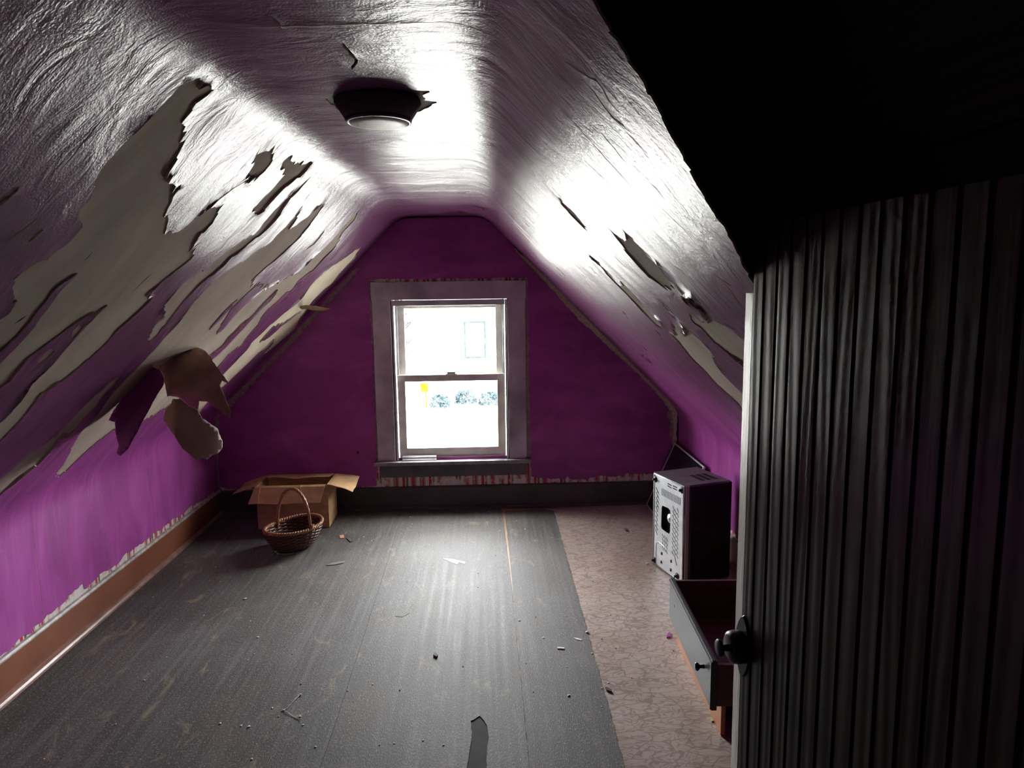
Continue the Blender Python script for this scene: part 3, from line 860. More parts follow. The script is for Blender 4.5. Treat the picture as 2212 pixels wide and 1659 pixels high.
# ------------------------------------------------------------------ baseboards
def base_run(name, P, Q, nrm, h, mat):
    """board + worn top lip + quarter round, along P->Q, standing proud by nrm"""
    root = empty(name); root['kind'] = 'structure'
    P, Q, n = Vector(P), Vector(Q), Vector(nrm)

    def ext(nm, prof, mat, sm=False):
        k = len(prof); vs = []
        for B in (P, Q):
            for o, z in prof: v = B + n * o; vs.append((v.x, v.y, z))
        fs = [tuple(range(k))[::-1], tuple(range(k, 2 * k))] + [(i, (i + 1) % k, k + (i + 1) % k, k + i) for i in range(k)]
        bm = bmesh.new(); bvs = [bm.verts.new(v) for v in vs]
        for f in fs: bm.faces.new([bvs[i] for i in f])
        o = bm_obj(nm, bm, mat, root, sm); return o
    ext('board', [(0, 0), (0.018, 0), (0.018, h - 0.014), (0, h - 0.014)], mat)
    ext('top_lip', [(0, h - 0.0139), (0.019, h - 0.0139), (0.019, h - 0.008), (0.014, h), (0, h + 0.002)], MAT['base_top'] if mat is MAT['base'] else mat)
    q = [(0.0185, 0.0)] + [(0.0185 + 0.020 * math.cos(t), 0.024 * math.sin(t)) for t in np.linspace(0, math.pi / 2, 8)]
    ext('quarter_round', q, MAT['shoe'] if mat is MAT['base'] else mat)
    return root


base_run('baseboard_left', (-1.947, Y0, 0), (-1.947, YB, 0), (1, 0, 0), 0.176, MAT['base'])
base_run('baseboard_back', (-1.945, YB, 0), (1.41, YB, 0), (0, -1, 0), 0.168, MAT['base_dark'])
base_run('baseboard_right', (1.412, Y0, 0), (1.412, YB, 0), (-1, 0, 0), 0.17, MAT['base'])

# ------------------------------------------------------------------ window
win = empty('window_1', (-0.245, YB, WZ0)); win['kind'] = 'structure'
win.location = (0, 0, 0)
cz = 0.365                                                # top of the stool


def wbox(nm, x0, x1, y0, y1, zz0, zz1, mat, par=win, bev=0.002): return box(nm, (x0, y0, zz0), (x1, y1, zz1), mat, par, bev)


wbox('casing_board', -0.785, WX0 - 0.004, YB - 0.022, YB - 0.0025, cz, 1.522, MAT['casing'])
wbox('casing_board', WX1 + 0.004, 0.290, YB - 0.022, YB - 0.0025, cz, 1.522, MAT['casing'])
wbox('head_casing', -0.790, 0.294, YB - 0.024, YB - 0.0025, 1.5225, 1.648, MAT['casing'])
wbox('stool', -0.812, 0.322, YB - 0.062, YB + 0.06, 0.338, cz - 0.0005, MAT['stool'], bev=0.005)
wbox('apron', -0.778, 0.288, YB - 0.020, YB - 0.0025, 0.243, 0.3375, MAT['apron'])
# jamb liners through the wall
wbox('jamb', WX0 - 0.02, WX0 + 0.002, YB - 0.002, YB + 0.17, cz, WZ1 + .02, MAT['stop'])
wbox('jamb', WX1 - 0.002, WX1 + 0.02, YB - 0.002, YB + 0.17, cz, WZ1 + .02, MAT['stop'])
wbox('head_jamb', WX0, WX1, YB - 0.002, YB + 0.17, WZ1 - 0.004, WZ1 + 0.02, MAT['stop'])
wbox('sill', WX0 - .02, WX1 + .02, YB + 0.061, YB + 0.22, 0.30, cz - .004, MAT['stool'])
for x0, x1 in ((WX0 + 0.003, WX0 + 0.017), (WX1 - 0.017, WX1 - 0.003)):
    wbox('stop', x0, x1, YB - 0.014, YB + 0.03, cz, WZ1 - 0.005, MAT['stop'], bev=0.004)
for x0, x1 in ((WX0 + 0.020, WX0 + 0.036), (WX1 - 0.036, WX1 - 0.020)):
    wbox('parting_bead', x0, x1, YB + 0.031, YB + 0.055, cz, WZ1 - 0.005, MAT['stop'], bev=0.003)
wbox('head_stop', WX0 + 0.018, WX1 - 0.018, YB - 0.010, YB + 0.03, WZ1 - 0.045, WZ1 - 0.005, MAT['stop'], bev=0.004)


def glass_mat():
    k = N('hazy_window_glass')
    tr = k.n('BsdfTransparent', {'Color': (0.97, 0.98, 0.98, 1)})
    gl = k.n('BsdfGlossy', {'Color': (1, 1, 1, 1), 'Roughness': 0.02})
    fr = k.n('Fresnel', {'IOR': 1.45})
    df = k.n('BsdfTranslucent', {'Color': (0.8, 0.82, 0.82, 1)})
    m1 = k.n('MixShader', {0: k.math('MULTIPLY', k.ramp(k.noise(k.uv(3, 3, 3, src='Object'), 4, 6, 0.7), [(0.45, 0.0), (0.8, 1.0)]), 0.02), 1: tr.outputs[0], 2: df.outputs[0]})
    m2 = k.n('MixShader', {0: k.math('MULTIPLY', fr.outputs[0], 0.6), 1: m1.outputs[0], 2: gl.outputs[0]})
    k.t.links.new(m2.outputs[0], k.out.inputs[0])
    return k.m


MAT['glass'] = glass_mat()


def sash(name, x0, x1, zz0, zz1, y0, y1, st, top, bot):
    s = empty(name, (0, 0, 0), 0, win)
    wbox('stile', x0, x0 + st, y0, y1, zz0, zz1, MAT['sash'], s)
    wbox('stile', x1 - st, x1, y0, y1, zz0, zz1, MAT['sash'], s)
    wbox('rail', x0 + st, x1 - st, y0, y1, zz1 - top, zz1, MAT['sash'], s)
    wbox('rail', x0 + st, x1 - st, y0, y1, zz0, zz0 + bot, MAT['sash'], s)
    ym = (y0 + y1) / 2
    wbox('pane', x0 + st - .004, x1 - st + .004, ym - .002, ym + .002, zz0 + bot - .004, zz1 - top + .004, MAT['glass'], s, bev=0)
    return s


us = sash('upper_sash', WX0 + 0.020, WX1 - 0.020, 0.955, WZ1 - 0.006, YB + 0.060, YB + 0.098, 0.062, 0.060, 0.045)
ls = sash('lower_sash', WX0 + 0.022, WX1 - 0.022, cz + 0.002, 0.985, YB + 0.018, YB + 0.0505, 0.056, 0.048, 0.082)
bm = bmesh.new()
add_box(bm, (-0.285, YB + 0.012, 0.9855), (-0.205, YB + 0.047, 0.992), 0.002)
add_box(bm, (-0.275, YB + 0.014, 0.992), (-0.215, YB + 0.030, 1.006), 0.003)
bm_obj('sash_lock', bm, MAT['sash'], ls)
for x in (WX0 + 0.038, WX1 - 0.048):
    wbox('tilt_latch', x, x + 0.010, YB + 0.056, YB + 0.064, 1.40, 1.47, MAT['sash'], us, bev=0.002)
for px in ((822, 660), (1102, 664), (842, 820), (1108, 814), (822, 635), (1112, 628)):   # old curtain screws
    x, z = px_end(px)
    lathe('screw', [(0.0, 0.0), (0.004, 0.0), (0.0035, 0.003), (0.0, 0.004)], MAT['alu'], win, 8, (x, YB - 0.0225, z), 'Y').rotation_euler = (math.pi, 0, 0)
# ridged aluminium strip left lying on the stool
ms = empty('metal_strip', (-0.62, YB - 0.03, cz))
tag(ms, 'short ridged aluminium strip lying on the left end of the window sill', 'metal strip')
pr = [(0, 0), (0, .030), (.004, .032), (.008, .028), (.012, .028), (.016, .024), (.022, .024), (.026, .010), (.030, .008), (.030, 0)]
bm = bmesh.new()
L_, R__ = [[bm.verts.new((x, -p[0], p[1])) for p in pr] for x in (0.0, 0.245)]
bm.faces.new(L_); bm.faces.new(R__)
for i in range(len(pr)): bm.faces.new((L_[i], L_[(i + 1) % len(pr)], R__[(i + 1) % len(pr)], R__[i]))
bm_obj('channel', bm, MAT['alu'], ms); ms.location = (-0.612, YB + 0.010, cz + 0.0008); ms.rotation_euler = (0, 0, 0.0)

# ------------------------------------------------------------------ beadboard door, swung open towards the camera
door = empty('door_1', (0.481, 1.25, 0.0), math.pi + 0.079); door['kind'] = 'structure'
DW, DZ0, DZ1 = 0.0445, 0.012, 1.715
pp = [(0.0, 0.0), (0.0008, 0.0), (0.0020, 0.0048), (0.0365, 0.0048), (0.0377, 0.0), (0.0386, 0.0), (0.0394, 0.0018), (0.0412, 0.0026), (0.0430, 0.0018), (0.0438, 0.0), (DW, 0.0), (DW, -0.018), (0.0, -0.018)]
bm = bmesh.new()
lo_, hi_ = [[bm.verts.new((x, y, z)) for y, x in pp] for z in (DZ0, DZ1)]
bm.faces.new(lo_); bm.faces.new(hi_)
for i in range(len(pp)): bm.faces.new((lo_[i], lo_[(i + 1) % len(pp)], hi_[(i + 1) % len(pp)], hi_[i]))
bmesh.ops.recalc_face_normals(bm, faces=bm.faces)
pm = bpy.data.meshes.new('plank'); bm.to_mesh(pm); bm.free(); pm.materials.append(MAT['door'])
for i in range(17):
    o = link(bpy.data.objects.new('plank', pm), door); o.location = (0, i * DW, 0)
for zc in (0.25, 1.42):
    box('rail_board', (-0.040, 0.02, zc - 0.06), (-0.0185, 0.74, zc + 0.06), MAT['door'], door)
# worn edge strip of the lock side, leaning a little into the light
bm = bmesh.new()
r_ = random.Random(5); nz = 60; a_, b_, c_, d_ = [], [], [], []
for i in range(nz + 1):
    z = DZ0 + (1.595 - DZ0) * i / nz; w = r_.uniform(-0.0008, 0.0008)
    a_.append(bm.verts.new((0.0045, -0.0005, z))); b_.append(bm.verts.new((0.0030 + w * .5, -0.012, z)))
    c_.append(bm.verts.new((-0.0035 + w, -0.046 + w * 1.5, z))); d_.append(bm.verts.new((-0.030, -0.046, z)))
e_ = [bm.verts.new((-0.030, -0.0005, z)) for z in (DZ0, 1.595)]
for i in range(nz):
    for p, q in ((a_, b_), (b_, c_), (c_, d_)): bm.faces.new((p[i], q[i], q[i + 1], p[i + 1]))
bm.faces.new([a_[0], b_[0], c_[0], d_[0], e_[0]]); bm.faces.new([a_[-1], b_[-1], c_[-1], d_[-1], e_[1]])
bm.faces.new(a_ + [e_[1], e_[0]]); bm.faces.new(d_ + [e_[1], e_[0]])
es_ = bm_obj('edge_strip', bm, MAT['door_edge'], door); es_['label'] = 'worn bare wood edge strip of the door'
lock = empty('lock', (0.0045, 0.010, 0.935), 0, door); lock['label'] = 'black iron rim lock with knob'
pl = [(math.sin(t) * 0.030 * (0.5 + 0.5 * abs(math.sin(t))), math.cos(t) * 0.062) for t in np.linspace(0, 2 * math.pi, 24, endpoint=False)]
bm = bmesh.new(); f1 = [bm.verts.new((0.0, y, z)) for y, z in pl]; f2 = [bm.verts.new((0.004, y * .95, z * .95)) for y, z in pl]
bm.faces.new(f1); bm.faces.new(f2)
for i in range(24): bm.faces.new((f1[i], f1[(i + 1) % 24], f2[(i + 1) % 24], f2[i]))
bm_obj('back_plate', bm, MAT['iron'], lock)
lathe('rose', [(0.0, 0.0041), (0.030, 0.0041), (0.031, 0.016), (0.029, 0.026), (0.022, 0.031), (0.0, 0.032)], MAT['iron'], lock, 24, None, 'X')
lathe('knob', [(0.0, 0.0305), (0.007, 0.0321), (0.006, 0.040), (0.010, 0.043), (0.016, 0.045), (0.017, 0.048), (0.015, 0.051), (0.0, 0.052)], MAT['iron'], lock, 28, None, 'X')

# ------------------------------------------------------------------ ceiling lamp
lamp = empty('ceiling_lamp', (-0.268, 1.955, 2.0975))
tag(lamp, 'flush ceiling lamp with a dark tapered drum and pale glass bottom', 'lamp')
MAT['lamp_body'] = simple('dark_brown_lamp_metal', (0.055, 0.042, 0.044), 0.55)
MAT['lamp_glass'] = simple('dusty_white_lamp_glass', (0.62, 0.62, 0.58), 0.45, nscale=40, namp=0.12)
lathe('drum', [(0.105, 0.004), (0.112, 0.0), (0.113, -0.006), (0.085, -0.050), (0.081, -0.052), (0.076, -0.048), (0.10, -0.004)], MAT['lamp_body'], lamp, 64)
lathe('trim_ring', [(0.0860, -0.044), (0.0875, -0.047), (0.0850, -0.055), (0.0790, -0.0565), (0.0770, -0.0545), (0.0775, -0.050)], simple('lamp_ring', (0.10, 0.085, 0.085), 0.35, 0.5), lamp, 64)
lathe('diffuser', [(0.0772, -0.051), (0.075, -0.0575), (0.05, -0.0605), (0.0, -0.0615)], MAT['lamp_glass'], lamp, 64)

# ------------------------------------------------------------------ cardboard box
MAT['card'] = simple('brown_cardboard', (0.56, 0.345, 0.17), 0.7, nscale=9, namp=0.18, bump=0.0008, stretch=(1, 1, 3))
MAT['card_in'] = simple('cardboard_inside', (0.43, 0.27, 0.14), 0.8, nscale=9, namp=0.15)
MAT['tear'] = simple('torn_cardboard_liner', (0.60, 0.45, 0.28), 0.9)
cbx = empty('cardboard_box', (-1.318, 4.832, 0.0012), 0.012)
tag(cbx, 'open brown cardboard box with drooping flaps in the far left corner', 'box')
W2, D2_, BH, T = 0.238, 0.141, 0.300, 0.004


def pbox(nm, lo, hi): return box(nm, lo, hi, MAT['card'], cbx, 0.001)


pbox('bottom', (-W2, -D2_, 0), (W2, D2_, T))
pbox('front_panel', (-W2, -D2_, T), (W2, -D2_ + T, BH)); pbox('back_panel', (-W2, D2_ - T, T), (W2, D2_, BH))
pbox('side_panel', (-W2, -D2_ + T, T), (-W2 + T, D2_ - T, BH)); pbox('side_panel', (W2 - T, -D2_ + T, T), (W2, D2_ - T, BH))


def card_flap(p, q, out, angs, skew=(0, 0), wob=0.004, tears=(), twist=0.0):
    """strip hinged along p-q; each (length, angle) step bends further; out = horizontal direction away from hinge"""
    p, q, out = Vector(p), Vector(q), Vector(out).normalized(); k = 14
    rows = []; off = Vector((0, 0, 0)); tot = sum(a[0] for a in angs); acc = 0
    steps = [(0, 0)] + list(angs); sub = []
    for l, a in angs:
        for _ in range(3): sub.append((l / 3, a))
    cur = Vector((0, 0, 0)); rows.append((cur.copy(), 0))
    for l, a in sub:
        cur = cur + (out * math.cos(a) + Vector((0, 0, math.sin(a)))) * l; acc += l; rows.append((cur.copy(), acc / tot))
    bm = bmesh.new(); g = []
    for c_, t in rows:
        row = []
        for i in range(k + 1):
            f = i / k
            b = p.lerp(q, f) + c_ + (q - p).normalized() * (skew[0] * (1 - f) + skew[1] * f) * t
            b.z += wob * t * math.sin(f * 5 + t * 2) + wob * .6 * t * math.sin(f * 11) - twist * t * (1 - f)
            row.append(bm.verts.new(b))
        g.append(row)
    for A, B in zip(g, g[1:]):
        for i in range(k): bm.faces.new((A[i], A[i + 1], B[i + 1], B[i]))
    bmesh.ops.recalc_face_normals(bm, faces=bm.faces)
    bmesh.ops.solidify(bm, geom=list(bm.faces), thickness=0.0035)
    o = bm_obj('flap', bm, MAT['card'], cbx)
    for pts in tears:                                    # torn ridge of liner paper
        v = []
        for f, t in pts:
            r = rows[min(len(rows) - 1, int(t * (len(rows) - 1) + .5))]
            b = p.lerp(q, f) + r[0] + (q - p).normalized() * (skew[0] * (1 - f) + skew[1] * f) * r[1]
            b.z += wob * r[1] * math.sin(f * 5 + r[1] * 2) + wob * .6 * r[1] * math.sin(f * 11)
            v.append(b + Vector((0, -0.0020, 0.0015)))
        tube('torn_liner', v, 0.0022, MAT['tear'], o, 5)
    return o


card_flap((-W2 + .001, -D2_ - .001, BH), (W2 - .012, -D2_ - .001, BH), (0, -1, 0), [(0.02, -0.35), (0.115, -0.92)], (-0.030, -0.022), 0.003,
          [[(0.63, 0.0), (0.66, 0.3), (0.655, 0.5), (0.70, 0.7), (0.69, 1.0)], [(0.02, 0.3), (0.08, 0.55), (0.13, 1.0)]])
card_flap((W2 + .001, -D2_ + .003, BH), (W2 + .001, D2_ - .002, BH), (1, 0, 0), [(0.02, 0.10), (0.10, -0.06), (0.055, -0.20)], (-0.045, -0.03), 0.006, twist=0.035)
card_flap((-W2 - .001, D2_ - .002, BH), (-W2 - .001, -D2_ + .003, BH), (-1, 0, 0), [(0.02, -0.15), (0.14, -0.32)], (0.0, 0.01), 0.004)
card_flap((-W2 + .02, D2_ + .0005, BH + .001), (W2 - .003, D2_ + .0005, BH + .001), (0, -1, 0), [(0.02, 0.30), (0.11, 0.06)], (0.012, -0.020), 0.006)

# ------------------------------------------------------------------ wicker basket
MAT['wicker'] = simple('reddish_brown_wicker', (0.11, 0.047, 0.028), 0.33, nscale=30, namp=0.45, stretch=(1, 1, 2))
MAT['wicker_l'] = simple('honey_willow', (0.38, 0.20, 0.095), 0.33, nscale=25, namp=0.3)
bk_ = empty('wicker_basket', (-1.218, 4.335, 0.001), math.atan2(0.87, 0.49))       # local x = long axis
tag(bk_, 'oval brown wicker basket with a tall hoop handle on the floor', 'basket')
LA, SA, RZ = 0.195, 0.145, 0.140


def bprof(t):                     # t 0 floor .. 1 rim -> radius factor, height
    return 0.60 + 0.40 * math.sin(t * math.pi / 2) ** 0.9, 0.010 + (RZ - 0.012) * t


def rimz(ph): return 0.004 * math.cos(2 * ph)            # ends rise a little


bm = bmesh.new(); rows, st = 13, 26
for r in range(rows):
    t = (r + 0.5) / rows; rf, h = bprof(t); pts = []
    for k in range(130):
        ph = 2 * math.pi * k / 130; wv = 0.0045 * math.sin(ph * st / 2 * 1.0 + math.pi * (r % 2))
        pts.append(((LA * rf + wv) * math.cos(ph), (SA * rf + wv) * math.sin(ph), h + rimz(ph) * t * t))
    tube_mesh(bm, pts, 0.0062, 6, True)
bm_obj('weave', bm, MAT['wicker'], bk_, True)
bm = bmesh.new()
for k in range(st):
    ph = 2 * math.pi * (k + .25) / st
    tube_mesh(bm, [((LA * bprof(t)[0]) * math.cos(ph), (SA * bprof(t)[0]) * math.sin(ph), bprof(t)[1] + rimz(ph) * t * t) for t in np.linspace(0, 1, 7)], 0.0032, 5)
bm_obj('stakes', bm, MAT['wicker'], bk_, True)
bm = bmesh.new()
for r in range(9):
    q = 0.07 + 0.93 * r / 9
    tube_mesh(bm, [(LA * .6 * q * math.cos(p), SA * .6 * q * math.sin(p), 0.0075 + 0.002 * math.sin(p * 12 + r * 3.1)) for p in np.linspace(0, 2 * math.pi, 48, endpoint=False)], 0.0062, 5, True)
bm_obj('base', bm, MAT['wicker'], bk_, True)
bm = bmesh.new()
for sgn in (0, math.pi):          # plaited border: two strands twisting round each other
    pts = []
    for k in range(260):
        ph = 2 * math.pi * k / 260; a = ph * 34 + sgn; rr = 0.0062
        pts.append(((LA + 0.002 + rr * math.cos(a)) * math.cos(ph), (SA + 0.002 + rr * math.cos(a)) * math.sin(ph), RZ + 0.004 + rimz(ph) + rr * math.sin(a)))
    tube_mesh(bm, pts, 0.0068, 6, True)
bm_obj('rim', bm, MAT['wicker_l'], bk_, True)
bm = bmesh.new()
for sgn in range(4):
    pts = []
    for k in range(90):
        t = k / 89; an = math.pi * t
        y = -math.cos(an) * (SA - 0.006); z = RZ - 0.05 + (0.285) * math.sin(an) ** 0.8 if 0 < t < 1 else RZ - 0.05
        a = t * 26 + sgn * math.pi / 2; rr = 0.0052
        ny, nz_ = -math.cos(an), math.sin(an)
        pts.append((rr * math.sin(a) + 0.012 * math.sin(an), y + ny * rr * math.cos(a), z + nz_ * rr * math.cos(a)))
    tube_mesh(bm, pts, 0.0052, 6)
bm_obj('handle', bm, MAT['wicker_l'], bk_, True)
for sg in (-1, 1):
    bm = bmesh.new()
    for q in (-1, 1):
        for j in range(3):
            tube_mesh(bm, [(q * (0.03 + .009 * j), sg * (SA - .001), RZ + 0.012), (q * 0.012, sg * (SA + .012), RZ - 0.008), (-q * 0.008, sg * (SA + .014), RZ + 0.016 + .007 * j), (0, sg * (SA - .016), RZ + .020 + .006 * j)], 0.003, 5)
    bm_obj('binding', bm, MAT['wicker_l'], bk_, True)

# ------------------------------------------------------------------ microwave oven stood on its side
MAT['mw_plate'] = simple('galvanised_steel', (0.74, 0.77, 0.78), 0.42, 0.35, nscale=16, namp=0.12)
MAT['mw_cover'] = simple('grey_black_enamel', (0.13, 0.13, 0.132), 0.42, nscale=20, namp=0.2)
MAT['mw_black'] = simple('glossy_black_door', (0.006, 0.006, 0.008), 0.14)
MAT['mw_dark'] = simple('dark_inside', (0.010, 0.010, 0.011), 0.7)
MAT['rubber'] = simple('black_rubber', (0.015, 0.015, 0.015), 0.6)
mw = empty('microwave_oven', (1.050, 3.618, 0.0), 0.305)
tag(mw, 'black microwave oven stood on end showing its vented steel underside', 'microwave')
MU, MZ, MD = 0.313, 0.548, 0.285


def mp(x, z):
    y = (450 - x) / 295 * MU
    top = 400 + 190 * (x - 155) / 295
    return (y, MZ * (1 - (z - top) / 918))


def slot(a, b, w):
    a, b = Vector(mp(*a)), Vector(mp(*b)); d = (b - a).normalized(); n = Vector((-d.y, d.x)) * w / 2
    return [tuple(a + n), tuple(a - d * w * .4), tuple(a - n), tuple(b - n), tuple(b + d * w * .4), tuple(b + n)]


holes = []
for r in range(11):
    for c in range(2 if r % 2 == 0 else 1):
        holes.append(slot((183 + 13 * c, 562 + r * 45 + c * 20), (199 + 13 * c, 612 + r * 45 + c * 20), 0.0065) if c == 0 else slot((199, 575 + r * 45), (212, 622 + r * 45), 0.005))
holes = [slot((182, 560 + r * 46), (201, 616 + r * 46), 0.0075) for r in range(10)] + [slot((200, 600 + r * 46), (213, 640 + r * 46), 0.005) for r in range(4)]
holes += [slot((293, 538), (330, 566), .006), slot((293, 560), (330, 590), .006), slot((343, 570), (382, 596), .006), slot((343, 592), (382, 618), .006)]
holes += [slot((240 + 13.2 * i, 578 + 9 * i), (240 + 13.2 * i, 642 + 9 * i), 0.0072) for i in range(14)]
sq = [(238, 765), (245, 745), (300, 775), (322, 800), (326, 860), (324, 1000), (318, 1028), (290, 1012), (245, 975), (236, 950)]
holes.append([mp(*p) for p in sq])
for c, x in enumerate((346, 366, 386)):
    for r in range(11 if c != 1 else 10):
        z = (762, 800, 788)[c] + r * 43
        holes.append(slot((x, z), (x + 14, z + 44), 0.0065))
for c, x in enumerate((250, 270, 290)):
    for r in range(4): holes.append(slot((x, 1025 + c * 18 + r * 40), (x + 13, 1064 + c * 18 + r * 40), 0.0065))
outl = [(0.004, 0.004), (MU - 0.004, 0.004), (MU - 0.004, MZ - 0.004), (0.004, MZ - 0.004)]
vv = [Vector(p) for p in outl]; ff = [[0, 1, 2, 3]]
for h in holes:
    i0 = len(vv); vv += [Vector(p) for p in h]; ff.append(list(range(i0, len(vv))))
vs_, _, fs_, _, _, of_ = delaunay_2d_cdt(vv, [], ff, 0, 1e-6)
bm = bmesh.new(); bv = [bm.verts.new((-0.004, v[0], v[1])) for v in vs_]
for f, ids in zip(fs_, of_):
    if list(ids) == [0]: bm.faces.new([bv[i] for i in f])
gx = bmesh.ops.extrude_face_region(bm, geom=list(bm.faces))
bmesh.ops.translate(bm, vec=(0.0025, 0, 0), verts=[e for e in gx['geom'] if isinstance(e, bmesh.types.BMVert)])
bmesh.ops.delete(bm, geom=[v for v in bm.verts if not v.link_faces], context='VERTS')
plate = bm_obj('bottom_plate', bm, MAT['mw_plate'], mw); plate['label'] = 'pierced galvanised steel underside'
box('cavity_back', (0.036, 0.01, 0.012), (0.038, MU - 0.01, MZ - 0.012), MAT['mw_dark'], mw, 0)
bm = bmesh.new()                                          # wrap-around cover: open at the plate
for lo, hi in (((-0.006, 0, MZ - 0.003), (MD, MU, MZ)), ((-0.006, 0, 0.001), (MD, MU, 0.004)), ((-0.006, MU - 0.003, 0.004), (MD, MU, MZ - 0.003)), ((MD - 0.003, 0.004, 0.004), (MD, MU - .003, MZ - 0.003))):
    add_box(bm, lo, hi)
bm_obj('cover', bm, MAT['mw_cover'], mw)
box('front', (0.022, -0.016, 0.003), (MD + 0.001, -0.0005, MZ - 0.001), MAT['mw_black'], mw, 0.006)
box('front_bezel', (0.001, -0.010, 0.003), (0.0215, -0.0005, MZ - 0.002), simple('scuffed_grey_flange', (0.30, 0.29, 0.27), 0.45, 0.4), mw, 0.002)
for c in range(3):                                        # vents in the upward side
    for r in range(9):
        x0 = 0.135 + c * 0.040; y0 = 0.055 + r * 0.0135
        box('vent_slot', (x0, y0, MZ + 0.0003), (x0 + 0.028, y0 + 0.007, MZ + 0.0012), MAT['mw_dark'], mw, 0)
for x, z in ((165, 470), (425, 615), (150, 1265), (398, 1455)):
    y, zz = mp(x, z); y = min(max(y, 0.02), MU - 0.02); zz = min(max(zz, 0.025), MZ - 0.03)
    lathe('foot', [(0.0, 0.0), (0.019, 0.0), (0.017, 0.003), (0.008, 0.005), (0.0075, 0.016), (0.006, 0.018), (0.0, 0.018)], [MAT['rubber']], mw, 16, (-0.004, y, zz), 'X').rotation_euler = (0, math.pi, 0)
y, zz = mp(303, 880)
lathe('turntable_motor', [(0.0, 0.0), (0.026, 0.0), (0.026, 0.028), (0.023, 0.031), (0.006, 0.031), (0.006, 0.036), (0.0, 0.036)], MAT['mw_plate'], mw, 28, (0.0355, y, zz), 'X').rotation_euler = (0, math.pi, 0)
# pressed rectangle with tabs at the lower far corner
pts = [mp(*p) for p in [(190, 1330), (190, 1110), (215, 1100), (370, 1235), (392, 1330)]]
tube('pressed_rib', [(-0.0045, a, b) for a, b in pts], 0.0022, MAT['mw_plate'], mw, 6)
tube('pressed_rib', [(-0.0055, 0.008, 0.008), (-0.0055, 0.008, MZ - 0.008), (-0.0055, MU - 0.008, MZ - 0.008), (-0.0055, MU - 0.008, 0.008)], 0.0028, MAT['mw_plate'], mw, 6, True)
for p in ((245, 1215), (243, 1300), (338, 1290), (336, 1375)):
    y, zz = mp(*p); box('tab', (-0.0075, y - 0.006, zz - 0.008), (-0.0042, y + 0.002, zz + 0.008), MAT['mw_dark'], mw, 0.001)

# ------------------------------------------------------------------ framed dark pane leaning in the corner
MAT['pane_dark'] = simple('dark_glass_pane', (0.012, 0.013, 0.014), 0.10)
fp = empty('framed_pane', (1.170, 4.32, 0.001))
tag(fp, 'dark glass pane in a thin metal frame leaning in the corner behind the microwave', 'glass pane')
fp.rotation_euler = (0, -math.atan2(0.462, 0.205), 0)      # local x runs up the lean, y along the wall
PW, PL = 0.505, 0.69
box('glass', (0.006, 0.006, -0.0035), (PW - 0.006, PL - 0.006, 0.0035), MAT['pane_dark'], fp, 0)
for lo, hi in (((0, 0, -.007), (PW, 0.010, .007)), ((0, PL - 0.010, -.007), (PW, PL, .007)), ((0, 0.0101, -.007), (0.010, PL - 0.0101, .007)), ((PW - 0.010, 0.0101, -.007), (PW, PL - 0.0101, .007))):
    box('frame_bar', lo, hi, MAT['alu'], fp, 0.001)

# ------------------------------------------------------------------ drawers
MAT['orange_wood'] = wood_mat('orange_stained_wood', (0.34, 0.105, 0.025), (0.50, 0.18, 0.05), 0.45, 'Y', 0.0008)
MAT['drawer_in'] = wood_mat('dark_red_drawer_wood', (0.055, 0.020, 0.014), (0.10, 0.034, 0.022), 0.5, 'X', 0.0006)
MAT['drawer_front'] = simple('black_painted_drawer_front', (0.015, 0.018, 0.017), 0.40, nscale=12, namp=0.25)
ldr = empty('wooden_drawer', (0.822, 2.326, -0.0016), -0.034)
tag(ldr, 'upturned orange stained wooden drawer lying on the linoleum under the black drawer', 'drawer')
lw, ll, lh = 0.40, 0.675, 0.146
box('side_panel', (0, 0, 0), (0.016, ll, lh), MAT['orange_wood'], ldr); box('side_panel', (lw - 0.016, 0, 0), (lw, ll, lh), MAT['orange_wood'], ldr)
box('end_panel', (0.0165, ll - 0.016, 0), (lw - 0.0165, ll, lh), MAT['orange_wood'], ldr)
box('bottom_board', (0.0165, 0.004, lh - 0.010), (lw - 0.0165, ll - 0.0165, lh - 0.002), MAT['drawer_in'], ldr)
dr = empty('drawer', (0.760, 2.252, lh - 0.0012), -0.0526)
tag(dr, 'black fronted drawer with one round knob resting on the orange drawer', 'drawer')
dl, dh, dw = 0.705, 0.182, 0.42
fr = box('front', (0, 0, 0), (0.020, dl, dh), MAT['drawer_front'], dr, 0.003)
for q, (x0, x1) in enumerate(((0.002, 0.006), (0.008, 0.012))): box('moulding', (x0, 0.004, dh), (x1, dl - 0.004, dh + 0.003), MAT['drawer_front'], fr, 0.001)
box('moulding', (-0.004, 0.0, 0.004), (-0.0003, 0.008, dh - 0.004), MAT['drawer_front'], fr, 0.001)
box('moulding', (-0.004, 0.0083, dh - 0.012), (-0.0003, dl - 0.002, dh - 0.004), MAT['drawer_front'], fr, 0.001)
box('side_panel', (0.0205, 0.016, 0.006), (dw, 0.030, dh - 0.022), MAT['drawer_in'], dr)
box('side_panel', (0.0205, dl - 0.030, 0.006), (dw, dl - 0.016, dh - 0.002), MAT['drawer_in'], dr)
box('back_panel', (dw - 0.014, 0.0305, 0.006), (dw, dl - 0.0305, dh - 0.022), MAT['drawer_in'], dr)
box('bottom_board', (0.0205, 0.0305, 0.008), (dw - 0.0145, dl - 0.0305, 0.014), MAT['drawer_in'], dr)
lathe('knob', [(0.0, 0.0), (0.008, 0.0), (0.0065, 0.006), (0.006, 0.014), (0.011, 0.019), (0.0155, 0.024), (0.0145, 0.030), (0.008, 0.033), (0.0, 0.0335)], MAT['mw_black'], fr, 24, (0.0, 0.105, 0.105), 'X').rotation_euler = (0, math.pi, 0)
